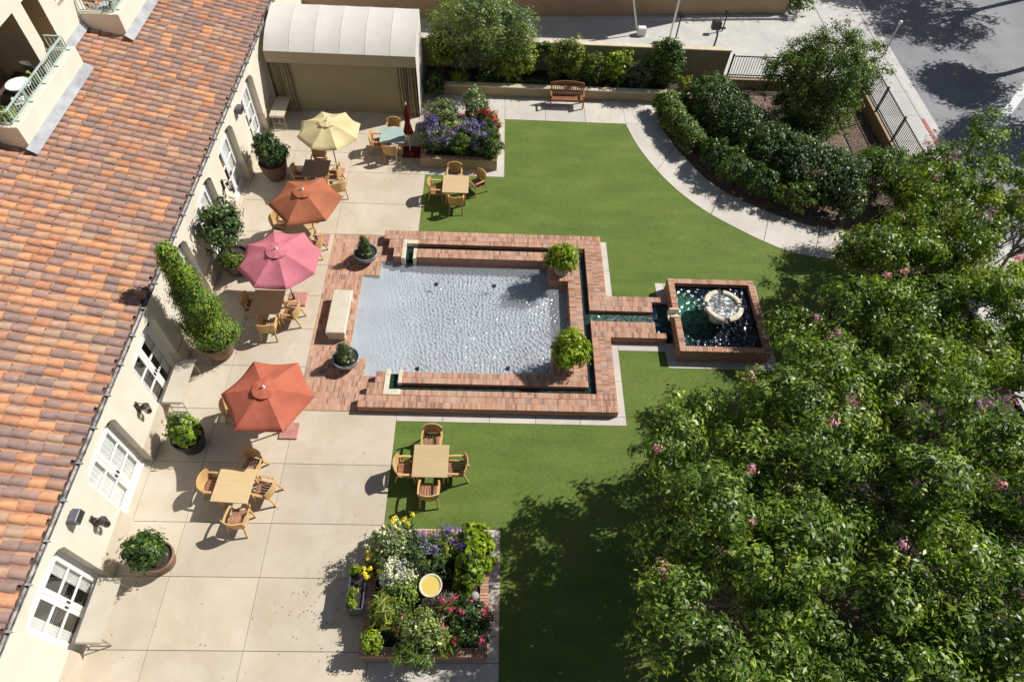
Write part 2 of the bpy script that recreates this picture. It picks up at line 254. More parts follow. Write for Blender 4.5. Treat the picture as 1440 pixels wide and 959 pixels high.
# ---------------------------------------------------------------- mesh helpers
def tag(o, label=None, cat=None, group=None, kind=None):
    if label: o['label'] = label
    if cat: o['category'] = cat
    if group: o['group'] = group
    if kind: o['kind'] = kind
    return o
def empty(name, loc=(0, 0, 0), rz=0.0, label=None, cat=None, group=None):
    o = bpy.data.objects.new(name, None); o.empty_display_size = 0.2; C.objects.link(o)
    o.location = loc; o.rotation_euler = (0, 0, rz); return tag(o, label, cat, group)
class MB:
    def __init__(s): s.v = []; s.f = []; s.m = []
    def add(s, vs, fs, mi=0):
        o = len(s.v); s.v += [tuple(p) for p in vs]; s.f += [tuple(i + o for i in f) for f in fs]; s.m += [mi] * len(fs); return s
    def box(s, x0, x1, y0, y1, z0, z1, mi=0, bottom=True):
        v = [(x0, y0, z0), (x1, y0, z0), (x1, y1, z0), (x0, y1, z0), (x0, y0, z1), (x1, y0, z1), (x1, y1, z1), (x0, y1, z1)]
        f = [(4, 5, 6, 7), (0, 1, 5, 4), (1, 2, 6, 5), (2, 3, 7, 6), (3, 0, 4, 7)]
        if bottom: f.append((3, 2, 1, 0))
        return s.add(v, f, mi)
    def bevbox(s, x0, x1, y0, y1, z0, z1, b=0.01, mi=0):
        v = [(x0, y0, z0), (x1, y0, z0), (x1, y1, z0), (x0, y1, z0), (x0, y0, z1 - b), (x1, y0, z1 - b), (x1, y1, z1 - b), (x0, y1, z1 - b), (x0 + b, y0 + b, z1), (x1 - b, y0 + b, z1), (x1 - b, y1 - b, z1), (x0 + b, y1 - b, z1)]
        f = [(8, 9, 10, 11), (3, 2, 1, 0)]
        for i in range(4):
            j = (i + 1) % 4; f += [(i, j, j + 4, i + 4), (i + 4, j + 4, j + 8, i + 8)]
        return s.add(v, f, mi)
    def tube(s, p0, p1, r0, r1=None, n=8, mi=0, cap=True):
        r1 = r0 if r1 is None else r1
        p0 = Vector(p0); p1 = Vector(p1); d = (p1 - p0)
        if d.length < 1e-6: return s
        q = d.to_track_quat('Z', 'Y'); a = q @ Vector((1, 0, 0)); b = q @ Vector((0, 1, 0)); vs = []
        for p, r in ((p0, r0), (p1, r1)):
            for i in range(n):
                t = 2 * math.pi * i / n; vs.append(p + a * (r * math.cos(t)) + b * (r * math.sin(t)))
        fs = [(i, (i + 1) % n, n + (i + 1) % n, n + i) for i in range(n)]
        if cap: fs += [tuple(range(n - 1, -1, -1)), tuple(range(n, 2 * n))]
        return s.add(vs, fs, mi)
    def path(s, pts, r, n=6, mi=0):
        rs = r if isinstance(r, (list, tuple)) else [r] * len(pts)
        for i in range(len(pts) - 1): s.tube(pts[i], pts[i + 1], rs[i], rs[i + 1], n, mi)
        return s
    def bar(s, p0, p1, w, h, mi=0):
        p0 = Vector(p0); p1 = Vector(p1); d = (p1 - p0).normalized()
        up = Vector((0, 0, 1)) if abs(d.z) < 0.95 else Vector((0, 1, 0))
        a = d.cross(up).normalized(); b = a.cross(d).normalized(); vs = []
        for p in (p0, p1):
            for sx, sz in ((-1, -1), (1, -1), (1, 1), (-1, 1)): vs.append(p + a * (sx * w / 2) + b * (sz * h / 2))
        return s.add(vs, [(0, 1, 2, 3), (7, 6, 5, 4), (0, 4, 5, 1), (1, 5, 6, 2), (2, 6, 7, 3), (3, 7, 4, 0)], mi)
    def lathe(s, prof, n=24, c=(0, 0, 0), mi=0, fold=None):
        vs = []
        for r, z in prof:
            for i in range(n):
                t = 2 * math.pi * i / n; rr = r * (1 + (fold[1] * math.cos(fold[0] * t) if fold else 0)); vs.append((c[0] + rr * math.cos(t), c[1] + rr * math.sin(t), c[2] + z))
        fs = []
        for k in range(len(prof) - 1):
            for i in range(n):
                j = (i + 1) % n; fs.append((k * n + i, k * n + j, (k + 1) * n + j, (k + 1) * n + i))
        return s.add(vs, fs, mi)
    def prism(s, poly, z0, z1, mi=0):
        n = len(poly); vs = [(x, y, z0) for x, y in poly] + [(x, y, z1) for x, y in poly]
        return s.add(vs, [tuple(range(n, 2 * n)), tuple(range(n - 1, -1, -1))] + [(i, (i + 1) % n, n + (i + 1) % n, n + i) for i in range(n)], mi)
    def build(s, name, mat, parent=None, world=False, smooth=False, kind=None, data_only=False):
        me = bpy.data.meshes.new(name)
        off = Vector((0, 0, 0))
        if world and parent is not None:
            p = parent
            while p is not None: off += p.location; p = p.parent
        me.from_pydata([(v[0] - off[0], v[1] - off[1], v[2] - off[2]) for v in s.v], [], s.f)
        for mm in (mat if isinstance(mat, (list, tuple)) else [mat]): me.materials.append(M[mm])
        if isinstance(mat, (list, tuple)): me.polygons.foreach_set('material_index', s.m)
        if smooth: me.polygons.foreach_set('use_smooth', [True] * len(me.polygons))
        me.update()
        if data_only: return me
        o = bpy.data.objects.new(name, me); C.objects.link(o); o.parent = parent
        if kind: o['kind'] = kind
        return o
def copy_tree(o, parent=None):
    c = o.copy(); C.objects.link(c); c.parent = parent
    for ch in list(o.children): copy_tree(ch, c)
    return c
def inst(name, me, parent, loc=(0, 0, 0), rot=(0, 0, 0)):
    o = bpy.data.objects.new(name, me); C.objects.link(o); o.parent = parent; o.location = loc; o.rotation_euler = rot; return o
def sheet(name, poly, z, mat, kind='structure', label=None):
    mb = MB(); mb.add([(x, y, z) for x, y in poly], [tuple(range(len(poly)))]); o = mb.build(name, mat); o['kind'] = kind
    import bmesh
    bm = bmesh.new(); bm.from_mesh(o.data); bmesh.ops.triangulate(bm, faces=bm.faces[:]); bm.to_mesh(o.data); bm.free()
    return o
def leaf_obj(name, pts, nrm, L, asp, mat, parent, rng, base=(0, 0, 0), jitter=0.35, direc=None, smooth=False):
    n = len(pts); nrm = nrm / (np.linalg.norm(nrm, axis=1, keepdims=True) + 1e-9)
    t = rng.normal(size=(n, 3)) if direc is None else direc + rng.normal(size=(n, 3)) * 0.25
    t -= nrm * np.sum(t * nrm, axis=1, keepdims=True); t /= (np.linalg.norm(t, axis=1, keepdims=True) + 1e-9)
    b = np.cross(nrm, t); l = L * (1 + rng.uniform(-jitter, jitter, (n, 1))); wd = l * asp
    p = pts - np.array(base)
    V = np.stack([p - t * l / 2 - nrm * l * 0.1, p + b * wd / 2, p + t * l / 2 - nrm * l * 0.12, p - b * wd / 2], axis=1).reshape(-1, 3).astype(np.float32)
    me = bpy.data.meshes.new(name); me.vertices.add(4 * n); me.vertices.foreach_set('co', V.ravel())
    me.loops.add(4 * n); me.loops.foreach_set('vertex_index', np.arange(4 * n, dtype=np.int32))
    me.polygons.add(n); me.polygons.foreach_set('loop_start', np.arange(0, 4 * n, 4, dtype=np.int32)); me.polygons.foreach_set('loop_total', np.full(n, 4, dtype=np.int32))
    me.materials.append(M[mat]); me.update(calc_edges=True)
    o = bpy.data.objects.new(name, me); C.objects.link(o); o.parent = parent; o['kind'] = 'stuff'; return o
def crown_pts(rng, c, rad, nclump, nleaf, cr, hollow=0.55, lobes=7, amp=0.28, zmin=-0.55, up=0.55):
    c = np.array(c, float); rad = np.array(rad, float)
    d = rng.normal(size=(nclump * 3, 3)); d /= np.linalg.norm(d, axis=1, keepdims=True); d = d[d[:, 2] > zmin][:nclump]
    ld = rng.normal(size=(lobes, 3)); ld /= np.linalg.norm(ld, axis=1, keepdims=True)
    bulge = np.max(np.clip(d @ ld.T, 0, 1) ** 6, axis=1)
    rr = (hollow + (1 - hollow) * rng.uniform(0, 1, len(d)) ** 0.55) * (1 - amp + amp * 1.5 * bulge)
    cc = c + d * rr[:, None] * rad
    csz = cr * rng.uniform(0.6, 1.35, len(cc))
    idx = np.repeat(np.arange(len(cc)), nleaf)
    g = rng.normal(size=(len(idx), 3)); g[:, 2] *= 0.7
    P = cc[idx] + g * csz[idx][:, None] * 0.55
    N = g * 0.55 + d[idx] * 0.5 + np.array([0, 0, up]) + rng.normal(size=g.shape) * 0.45
    return P, N, cc
def limbs(mb, rng, base, top, r, cc, n=7, seg=4):
    base = np.array(base); top = np.array(top)
    mb.tube(base, top, r, r * 0.7, 8)
    ids = rng.choice(len(cc), min(n, len(cc)), replace=False)
    for k in ids:
        e = cc[k]; p0 = base + (top - base) * rng.uniform(0.55, 1.0); pts = [p0]
        for s in range(1, seg + 1):
            t = s / seg; pts.append(p0 + (e - p0) * t + np.array([0, 0, 0.25 * math.sin(math.pi * t)]) + rng.normal(size=3) * 0.05)
        mb.path([tuple(p) for p in pts], [r * 0.5 * (1 - 0.8 * i / seg) for i in range(seg + 1)], 5)
def brick_rects(name, rects, parent, th=0.06, world=True):
    """top course: each brick its own box, joints recessed"""
    mb = MB(); rn = random.Random(len(rects))
    for (x0, x1, y0, y1, z, al) in rects:
        lx, ly = (0.0775, 0.222) if al == 'y' else (0.222, 0.0775)
        nx = max(1, round((x1 - x0) / lx)); ny = max(1, round((y1 - y0) / ly)); dx = (x1 - x0) / nx; dy = (y1 - y0) / ny; g = 0.0065
        for i in range(nx):
            for j in range(ny):
                h = rn.uniform(-0.0025, 0.0025); mb.box(x0 + i * dx + g, x0 + (i + 1) * dx - g, y0 + j * dy + g, y0 + (j + 1) * dy - g, z - th, z + h, bottom=False)
    return mb.build(name, 'brick', parent, world=world, kind='stuff')
def waves(name, x0, x1, y0, y1, z, step, amp, lam, mat, seed, src=None, fade=None, nw=26, zf=None):
    rng = np.random.default_rng(seed); nx = int((x1 - x0) / step); ny = int((y1 - y0) / step)
    X, Y = np.meshgrid(np.linspace(x0, x1, nx + 1), np.linspace(y0, y1, ny + 1)); Z = np.zeros_like(X)
    for k in range(nw):
        a = rng.uniform(0, 2 * np.pi); l = lam * rng.uniform(0.6, 1.7); wx = X + 0.18 * np.sin(Y * rng.uniform(1, 3) + k); wy = Y + 0.18 * np.sin(X * rng.uniform(1, 3) - k)
        Z += np.sin((wx * np.cos(a) + wy * np.sin(a)) * 2 * np.pi / l + rng.uniform(0, 6.28)) * l / lam
    Z /= math.sqrt(nw)
    for (sx, sy, l, aa) in (src or []):
        D = np.hypot(X - sx, Y - sy) + 0.06 * np.sin(X * 5.1 + Y * 3.3) + 0.04 * np.sin(Y * 7.7 - X * 2.2); Z += aa * np.sin(D * 2 * np.pi / l) / (0.7 + 0.35 * D)
    if fade: Z *= np.clip((X - fade[0]) / (fade[1] - fade[0]), 0.10, 1)
    if zf: z = np.interp(X, zf[0], zf[1])
    V = np.stack([X, Y, z + amp * Z], axis=-1).reshape(-1, 3)
    i = np.arange(nx)[None, :] + np.arange(ny)[:, None] * (nx + 1); F = np.stack([i, i + 1, i + nx + 2, i + nx + 1], axis=-1).reshape(-1, 4)
    me = bpy.data.meshes.new(name); me.vertices.add(len(V)); me.vertices.foreach_set('co', V.astype(np.float32).ravel()); me.loops.add(F.size); me.loops.foreach_set('vertex_index', F.astype(np.int32).ravel())
    me.polygons.add(len(F)); me.polygons.foreach_set('loop_start', np.arange(0, F.size, 4, dtype=np.int32)); me.polygons.foreach_set('loop_total', np.full(len(F), 4, dtype=np.int32)); me.polygons.foreach_set('use_smooth', np.ones(len(F), dtype=bool))
    me.materials.append(M[mat]); me.update(calc_edges=True); o = bpy.data.objects.new(name, me); C.objects.link(o); o['kind'] = 'structure'; return o
# ================================================================ SETTING
sheet('ground', [(-120, -120), (160, -120), (160, 200), (-120, 200)], -0.6, 'ground_dirt')
lawn_poly = [(-2.83, 6.3), (-2.83, 9.67), (4.36, 9.67), (4.36, 12.54), (5.98, 12.54), (5.98, 11.88), (9.72, 11.88), (9.72, 15.6), (5.98, 15.6), (5.98, 14.66), (4.36, 14.66), (4.36, 17.58), (-2.83, 17.58), (-2.83, 21.1), (0.4, 21.1), (0.42, 24.98), (5.86, 24.98), (5.98, 24.3), (6.21, 23.55), (6.5, 22.75), (6.88, 21.89), (7.25, 21.2), (7.67, 20.55), (8.1, 19.98), (8.63, 19.42), (9.15, 18.95), (9.74, 18.5), (10.2, 18.15), (10.66, 17.85), (11.15, 17.56), (11.66, 17.34), (12.5, 17.15), (13.52, 17.05), (16.5, 16.9), (16.5, -6), (0.44, -6), (0.44, 6.3)]
sheet('lawn', lawn_poly, -0.012, 'turf')
# patio slabs
patio = tag(empty('patio', (-6, 10, 0)), kind='structure')
YJ = [-4.0, -2.2, -0.4, 1.35, 3.12, 4.91, 6.38, 8.18, 9.97, 11.57, 13.1, 14.55, 16.0, 17.57, 19.28, 21.1, 22.3, 23.6, 24.97]
XJ = [-9.75, -8.3, -5.95, -2.83]
def slab(par, x0, x1, y0, y1, mat, z=0.0, th=0.1):
    g = 0.006; mb = MB(); mb.bevbox(x0 + g, x1 - g, y0 + g, y1 - g, z - th, z, 0.004); return mb.build('slab', mat, par, world=True)
for i in range(3):
    for j in range(len(YJ) - 1):
        if i == 2 and 9.9 < YJ[j] < 17.5: continue
        slab(patio, XJ[i], XJ[i + 1], YJ[j], YJ[j + 1], 'patio_concrete')
slab(patio, -9.75, -8.3, 24.97, 26.6, 'patio_concrete'); slab(patio, -8.3, -5.95, 24.97, 26.6, 'patio_concrete'); slab(patio, -5.95, -3.3, 24.97, 26.6, 'patio_concrete')
for y0, y1 in ((-4, -1.5), (-1.5, 0.9), (0.9, 2.9), (2.9, 4.7), (4.7, 6.3)): slab(patio, -2.83, 0.44, y0, y1, 'path_concrete')
for y0, y1 in ((21.1, 23.0), (23.0, 24.97)): slab(patio, -2.83, 0.42, y0, y1, 'path_concrete')
surround = tag(empty('pool_border', (0, 9.8, 0)), kind='structure')
for x0, x1 in ((-2.83, -1.4), (-1.4, 0.05), (0.05, 1.5), (1.5, 2.9), (2.9, 4.36)): slab(surround, x0, x1, 9.67, 9.985, 'path_concrete')
for y0, y1 in ((9.985, 11.3), (11.3, 12.86)): slab(surround, 4.07, 4.36, y0, y1, 'path_concrete')
for y0, y1 in ((14.65, 16.1), (16.1, 17.58)): slab(surround, 4.07, 4.36, y0, y1, 'path_concrete')
slab(surround, 4.36, 5.98, 12.54, 12.88, 'path_concrete'); slab(surround, 5.98, 7.8, 11.88, 12.2, 'path_concrete'); slab(surround, 7.8, 9.72, 11.88, 12.2, 'path_concrete')
slab(surround, 5.98, 6.3, 12.2, 12.9, 'path_concrete'); slab(surround, 5.98, 6.3, 14.62, 15.6, 'path_concrete'); slab(surround, 9.36, 9.72, 12.2, 15.6, 'path_concrete'); slab(surround, 6.3, 9.36, 15.3, 15.6, 'path_concrete')
# garden path
path = tag(empty('garden_path', (5, 25.5, 0)), kind='structure')
xs = [-3.3, -1.5, 0.42, 2.25, 4.05, 5.86]
for a, b_ in zip(xs[:-1], xs[1:]): slab(path, a, b_, 24.97, 26.66, 'path_concrete')
inner = [(5.86, 24.97), (6.21, 23.55), (6.88, 21.89), (7.67, 20.55), (8.63, 19.42), (9.74, 18.5), (10.66, 17.85), (11.66, 17.34), (13.52, 17.05), (16.5, 16.9)]
outer = [(7.45, 26.66), (7.40, 25.2), (7.9, 23.5), (8.64, 21.91), (9.38, 20.85), (10.2, 20.15), (11.29, 19.45), (12.5, 18.9), (13.9, 18.65), (16.5, 18.6)]
def interp(pl, t):
    k = min(int(t), len(pl) - 2); u = t - k
    def cr(i): return Vector((*pl[max(0, min(len(pl) - 1, i))], 0))
    p0, p1, p2, p3 = cr(k - 1), cr(k), cr(k + 1), cr(k + 2)
    return 0.5 * ((2 * p1) + (p2 - p0) * u + (2 * p0 - 5 * p1 + 4 * p2 - p3) * u * u + (3 * p1 - p0 - 3 * p2 + p3) * u ** 3)
mb = MB(); mb.prism([(5.866, 24.976), (7.44, 25.0), (7.45, 26.654), (5.866, 26.654)], -0.1, 0.0); mb.build('slab', 'path_concrete', path, world=True)
CUT = [0, 2.0, 4.1, 5.9, 7.45, 9]
for a, a2 in zip(CUT[:-1], CUT[1:]):
    ts = [a + 0.012 + k * (a2 - a - 0.018) / 8 for k in range(9)]; A = [interp(inner, min(t, 8.999)) for t in ts]; B = [interp(outer, min(8.999, max(1.14, t))) for t in ts]
    if a == 0: A[0] = Vector((5.87, 24.96, 0)); B = [Vector((7.43, 24.985, 0))] + [interp(outer, t) for t in ts if t > 1.2]
    pl = [(p.x, p.y) for p in A] + [(p.x, p.y) for p in reversed(B)]
    mb = MB(); mb.prism(pl[::-1], -0.1, -0.001 + 0.0004 * a); mb.build('slab', 'path_concrete', path, world=True)
sheet('mulch_bed', [(7.4, 26.6), (7.2, 25.0), (9, 20.5), (12, 18.6), (17.3, 18.3), (17.3, 28.3), (7.4, 28.3)], -0.03, 'mulch')
sheet('tree_shade_sheet', [(7.6, -8), (7.4, 7.0), (9.4, 9.2), (11.2, 11.6), (12.6, 15.6), (16.4, 16.8), (17.3, 18.3), (17.3, -8)], -0.006, 'soil')  # dark sheet added over the lawn so sunlit gaps between crowns look shaded
# street side
sheet('driveway', [(-30, 28.4), (20.0, 28.4), (20.0, 37.5), (15.6, 37.5), (15.5, 35.0), (2.8, 33.75), (-30, 30.5)], -0.02, 'drive_concrete')
side = tag(empty('sidewalk', (18.8, 27, 0)), kind='structure')
for k in range(-4, 12): slab(side, 17.55, 19.9, 15 + k * 1.9, 16.9 + k * 1.9, 'drive_concrete')
kb = tag(empty('kerb', (20, 27, 0)), kind='structure')
for k in range(-3, 11):
    y0 = 15.2 + k * 2.2; mb = MB(); mb.bevbox(19.9, 20.1, y0, y0 + 2.19, -0.2, 0.003, 0.02); mb.build('kerbstone', 'kerb_red' if k in (4,) else 'drive_concrete', kb, world=True)
sheet('gutter_strip', [(20.1, 5), (20.65, 5), (20.65, 48), (20.1, 48)], -0.126, 'drive_concrete')
sheet('street', [(20.65, -30), (90, -30), (90, 120), (20.65, 120)], -0.13, 'asphalt')
sheet('street_line', [(20.75, 23.2), (21.05, 22.95), (29.3, 32.1), (29.0, 32.4)], -0.124, 'road_paint')
sheet('far_bank', [(2.8, 34.1), (15.5, 35.35), (15.6, 37.5), (15.6, 60), (-30, 60), (-30, 30.8)], 0.8, 'soil')
# ================================================================ POOL
pool = empty('brick_pool', (0, 13.77, 0), label='rectangular brick-edged reflecting pool with narrow water channels, in the middle of the lawn', cat='pool')
YC = 13.77
def mir(y0, y1): return (2 * YC - y1, 2 * YC - y0)
rb = []
low = [(-4.03, 4.08, 9.97, 10.42, 'y'), (-3.81, -3.3, 10.42, 10.87, 'y'), (-2.76, 4.08, 10.42, 10.63, 'y'), (-3.6, -3.3, 10.87, 11.3, 'y'), (-2.76, 3.2, 10.87, 11.3, 'y'), (3.44, 4.08, 10.63, 12.87, 'x'), (3.44, 5.66, 12.87, 13.545, 'y'), (2.74, 3.2, 11.3, YC, 'x'), (2.07, 2.74, 11.3, 12.24, 'y')]
low.append((5.66, 6.0, 12.87, 13.1, 'y'))
for (x0, x1, y0, y1, al) in low:
    rb.append((x0, x1, y0, y1, 0.3, al)); a, c_ = mir(y0, y1); rb.append((x0, x1, a, c_, 0.3, al))
mb = MB()
for (x0, x1, y0, y1, z, al) in rb: mb.box(x0 + 0.003, x1 - 0.003, y0 + 0.003, y1 - 0.003, -0.5, 0.27)
mb.build('brick_wall', 'brick_side', pool, world=True)
mb = MB()
for (x0, x1, y0, y1, z, al) in rb: mb.box(x0 + 0.008, x1 - 0.008, y0 + 0.008, y1 - 0.008, 0.2705, 0.292)
mb.build('mortar_bed', 'mortar', pool, world=True)
brick_rects('coping_bricks', rb, pool)
mb = MB()
for f in (lambda a, b_: (a, b_), mir):
    for (x0, x1, y0, y1) in ((-3.3, -3.16, 10.43, 11.38), (-2.88, -2.76, 10.86, 11.38), (-3.16, -2.76, 10.43, 10.64)):
        a, c_ = f(y0, y1); s_ = MB(); s_.bevbox(x0, x1, a, c_, -0.3, 0.315, 0.012); s_.build('stone_spout', 'cast_stone', pool, world=True)
# channels
mb = MB()
for (x0, x1, y0, y1) in ((-3.16, 3.44, 10.63, 10.87), (-3.16, -2.88, 10.87, 11.3), (-3.16, 3.44, 16.67, 16.91), (-3.16, -2.88, 16.24, 16.67), (3.2, 3.44, 10.87, 16.67)): mb.add([(x0, y0, 0.14), (x1, y0, 0.14), (x1, y1, 0.14), (x0, y1, 0.14)], [(0, 1, 2, 3)])
tag(mb.build('channel_water', 'channel_water'), kind='structure')
mb = MB(); mb.add([(3.44, 13.545, 0.15), (5.66, 13.545, 0.15), (5.66, 13.995, 0.15), (3.44, 13.995, 0.15)], [(0, 1, 2, 3)]); tag(mb.build('rill_water', 'rill_water'), kind='structure')
waves('basin_water', 5.66, 6.3, 13.1, 14.44, 0.12, 0.028, 0.0125, 0.2, 'fountain_water', 10)
JETS = [(-1.98, 15.25, 0.13, 0.9), (0.1, 15.25, 0.12, 1.0), (-2.35, 11.62, 0.13, 0.9), (0.62, 11.72, 0.12, 1.0), (2.5, 13.8, 0.14, 1.6)]
waves('pool_water', -4.62, 2.76, 11.27, 16.27, -0.035, 0.0175, 0.0045, 0.11, 'pool_water', 3, src=JETS, fade=(-4.7, -1.6))
waves('pool_floor', -4.66, 2.8, 11.25, 16.29, -0.3, 0.0185, 0.0135, 0.12, 'pool_floor', 3, src=JETS, fade=(-4.4, -2.2), zf=([-4.66, -4.1, -2.6, 2.8], [-0.07, -0.13, -0.30, -0.36]))  # caustic light from the water surface is modelled as ripple relief in the floor
# brick terrace
terr = tag(empty('brick_terrace', (-5, 13.77, 0)), kind='structure')
tr_ = [(-5.95, -4.62, 9.985, 17.56, 0.0, 'y'), (-4.62, -4.035, 9.985, 11.97, 0.0, 'y'), (-4.62, -4.035, 15.57, 17.56, 0.0, 'y'), (-4.035, -3.62, 10.43, 11.3, 0.0, 'y'), (-4.035, -3.62, 16.25, 17.11, 0.0, 'y')]
brick_rects('paving_bricks', tr_, terr)
mb = MB()
for (x0, x1, y0, y1, z, al) in tr_: mb.box(x0, x1, y0, y1, -0.3, -0.006)
mb.build('mortar_bed', 'mortar', terr, world=True)
# ripple nozzles
nz = MB(); nz.lathe([(0.0, 0.03), (0.05, 0.03), (0.075, 0.0), (0.075, -0.03)], 10); nz.tube((0.02, 0, 0.02), (0.07, 0.02, 0.09), 0.022, 0.015, 6); nz.tube((-0.03, 0.02, 0.02), (-0.05, 0.03, 0.07), 0.018, 0.012, 6)
nzm = nz.build('pool_nozzle', 'black_metal', data_only=True)
for (x, y, lb) in ((-1.98, 15.25, 'small black pool nozzle in the water near the upper stone spout'), (0.1, 15.25, 'small black pool nozzle in the water near the upper coping, right of the other'), (-2.35, 11.62, 'small black pool nozzle in the water near the lower stone spout'), (0.62, 11.72, 'small black pool nozzle in the water near the lower coping and lime shrub')):
    tag(inst('pool_nozzle', nzm, None, (x, y, -0.02)), lb, 'nozzle', 'nozzles in the pool')
# ================================================================ FOUNTAIN
fx, fy = 7.82, 13.76
fo = empty('fountain_basin', (fx, fy, 0), label='square raised brick fountain basin at the end of the pool rill', cat='fountain')
fr_ = [(6.28, 6.5, 12.18, 13.56, 0.58, 'x'), (6.28, 6.5, 13.98, 15.33, 0.58, 'x'), (9.16, 9.38, 12.18, 15.33, 0.58, 'x'), (6.5, 9.16, 12.18, 12.4, 0.58, 'y'), (6.5, 9.16, 15.11, 15.33, 0.58, 'y')]
mb = MB()
for (x0, x1, y0, y1, z, al) in fr_: mb.box(x0 + 0.003, x1 - 0.003, y0 + 0.003, y1 - 0.003, -0.3, 0.565)
mb.box(6.283, 6.497, 13.557, 13.983, -0.3, 0.36)
mb.build('brick_wall', 'brick_side', fo, world=True); brick_rects('coping_bricks', fr_, fo)
mb = MB(); mb.bevbox(6.12, 6.56, 13.57, 13.97, 0.362, 0.40, 0.01); mb.bevbox(6.14, 6.5, 13.57, 13.65, 0.4, 0.62, 0.02); mb.bevbox(6.14, 6.5, 13.89, 13.97, 0.4, 0.62, 0.02); mb.build('stone_spout', 'cast_stone', fo, world=True)
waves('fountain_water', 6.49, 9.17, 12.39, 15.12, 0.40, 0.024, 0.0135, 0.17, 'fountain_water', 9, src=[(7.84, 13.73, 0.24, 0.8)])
bw = empty('stone_fountain_bowl', (7.84, 13.73, 0), label='round cream stone fountain bowl with four notches, bubbling in the square basin', cat='fountain bowl')
mb = MB(); mb.lathe([(0.28, 0.0), (0.28, 0.45), (0.2, 0.52), (0.14, 0.65), (0.16, 0.8), (0.26, 0.86)], 20); mb.build('pedestal', 'cast_stone', bw, smooth=True)
mb = MB(); mb.lathe([(0.2, 0.85), (0.42, 0.92), (0.58, 1.03), (0.62, 1.08), (0.5, 1.07), (0.3, 0.97), (0.0, 0.94)], 32); mb.build('bowl', 'cast_stone', bw, smooth=True)
for q in range(4):
    mb = MB(); n = 10; prof = [(0.50, 1.06), (0.50, 1.13), (0.54, 1.155), (0.64, 1.15), (0.68, 1.11), (0.66, 1.05)]
    vs = []
    for k in range(n + 1):
        t = R(q * 90 + 10 + 70 * k / n)
        for r, z in prof: vs.append((r * math.cos(t), r * math.sin(t), z))
    P = len(prof); fs = [(k * P + i, (k + 1) * P + i, (k + 1) * P + (i + 1) % P, k * P + (i + 1) % P) for k in range(n) for i in range(P)] + [tuple(range(P)), tuple(range(n * P + P - 1, n * P - 1, -1))]
    mb.add(vs, fs); mb.build('rim', 'cast_stone', bw)
    t = R(q * 90); mb = MB(); mb.bar((0.5 * math.cos(t), 0.5 * math.sin(t), 1.06), (0.74 * math.cos(t), 0.74 * math.sin(t), 1.05), 0.1, 0.05); mb.build('spout', 'dark_bronze', bw)
mb = MB(); n = 28; vs = [(0, 0, 1.13)] + [(0.27 * math.cos(2 * math.pi * i / n), 0.27 * math.sin(2 * math.pi * i / n), 1.085) for i in range(n)] + [(0.51 * math.cos(2 * math.pi * i / n), 0.51 * math.sin(2 * math.pi * i / n), 1.075) for i in range(n)]
mb.add(vs, [(0, 1 + i, 1 + (i + 1) % n) for i in range(n)] + [(1 + i, 1 + n + i, 1 + n + (i + 1) % n, 1 + (i + 1) % n) for i in range(n)]); tag(mb.build('bubbling_water', 'bowl_water', bw, smooth=True), kind='stuff')
# ================================================================ HOTEL WING (left)
WX = -9.75; DX = -10.03; TOPZ = 3.28
wing = empty('hotel_wing', (-10.2, 13, 0), label='low cream stucco hotel wing with arched french doors and mottled clay tile roof', cat='building')
OPEN = [(2.97, 4.87), (6.4, 8.21), (9.66, 11.48), (12.8, 14.6), (15.78, 17.58), (18.65, 20.45), (21.85, 23.65)]
SPR, CRN = 2.48, 2.82
def arch_z(y, y0, y1):
    u = (y - (y0 + y1) / 2) / ((y1 - y0) / 2); return SPR + (CRN - SPR) * math.sqrt(max(0, 1 - u * u * 0.98)) if abs(u) < 1 else SPR
mb = MB()
edges = [-8.0] + [e for o in OPEN for e in o] + [34.0]
def quad(mb, pts): mb.add(pts, [tuple(range(len(pts)))])
for k in range(0, len(edges), 2): y0, y1 = edges[k], edges[k + 1]; quad(mb, [(WX, y0, -0.1), (WX, y1, -0.1), (WX, y1, TOPZ), (WX, y0, TOPZ)])
for (y0, y1) in OPEN:
    n = 16; ys = [y0 + (y1 - y0) * i / n for i in range(n + 1)]
    for a, b_ in zip(ys[:-1], ys[1:]):
        za, zb = arch_z(a, y0, y1), arch_z(b_, y0, y1)
        quad(mb, [(WX, a, za), (WX, b_, zb), (WX, b_, TOPZ), (WX, a, TOPZ)]); quad(mb, [(WX, b_, zb), (WX, a, za), (DX - 0.1, a, za), (DX - 0.1, b_, zb)])
    quad(mb, [(WX, y0, -0.1), (WX, y0, SPR), (DX - 0.1, y0, SPR), (DX - 0.1, y0, -0.1)][::-1]); quad(mb, [(WX, y1, -0.1), (WX, y1, SPR), (DX - 0.1, y1, SPR), (DX - 0.1, y1, -0.1)])
mb.build('wall', 'stucco', wing, world=True)
for k in range(0, len(edges), 2):
    y0, y1 = edges[k], edges[k + 1]; mb = MB(); mb.box(WX - 0.26, WX + 0.025, y0 - 0.006, y1 + 0.006, -0.1, 0.78); mb.build('plinth', 'stucco_plinth', wing, world=True)
rg = np.random.default_rng(5)
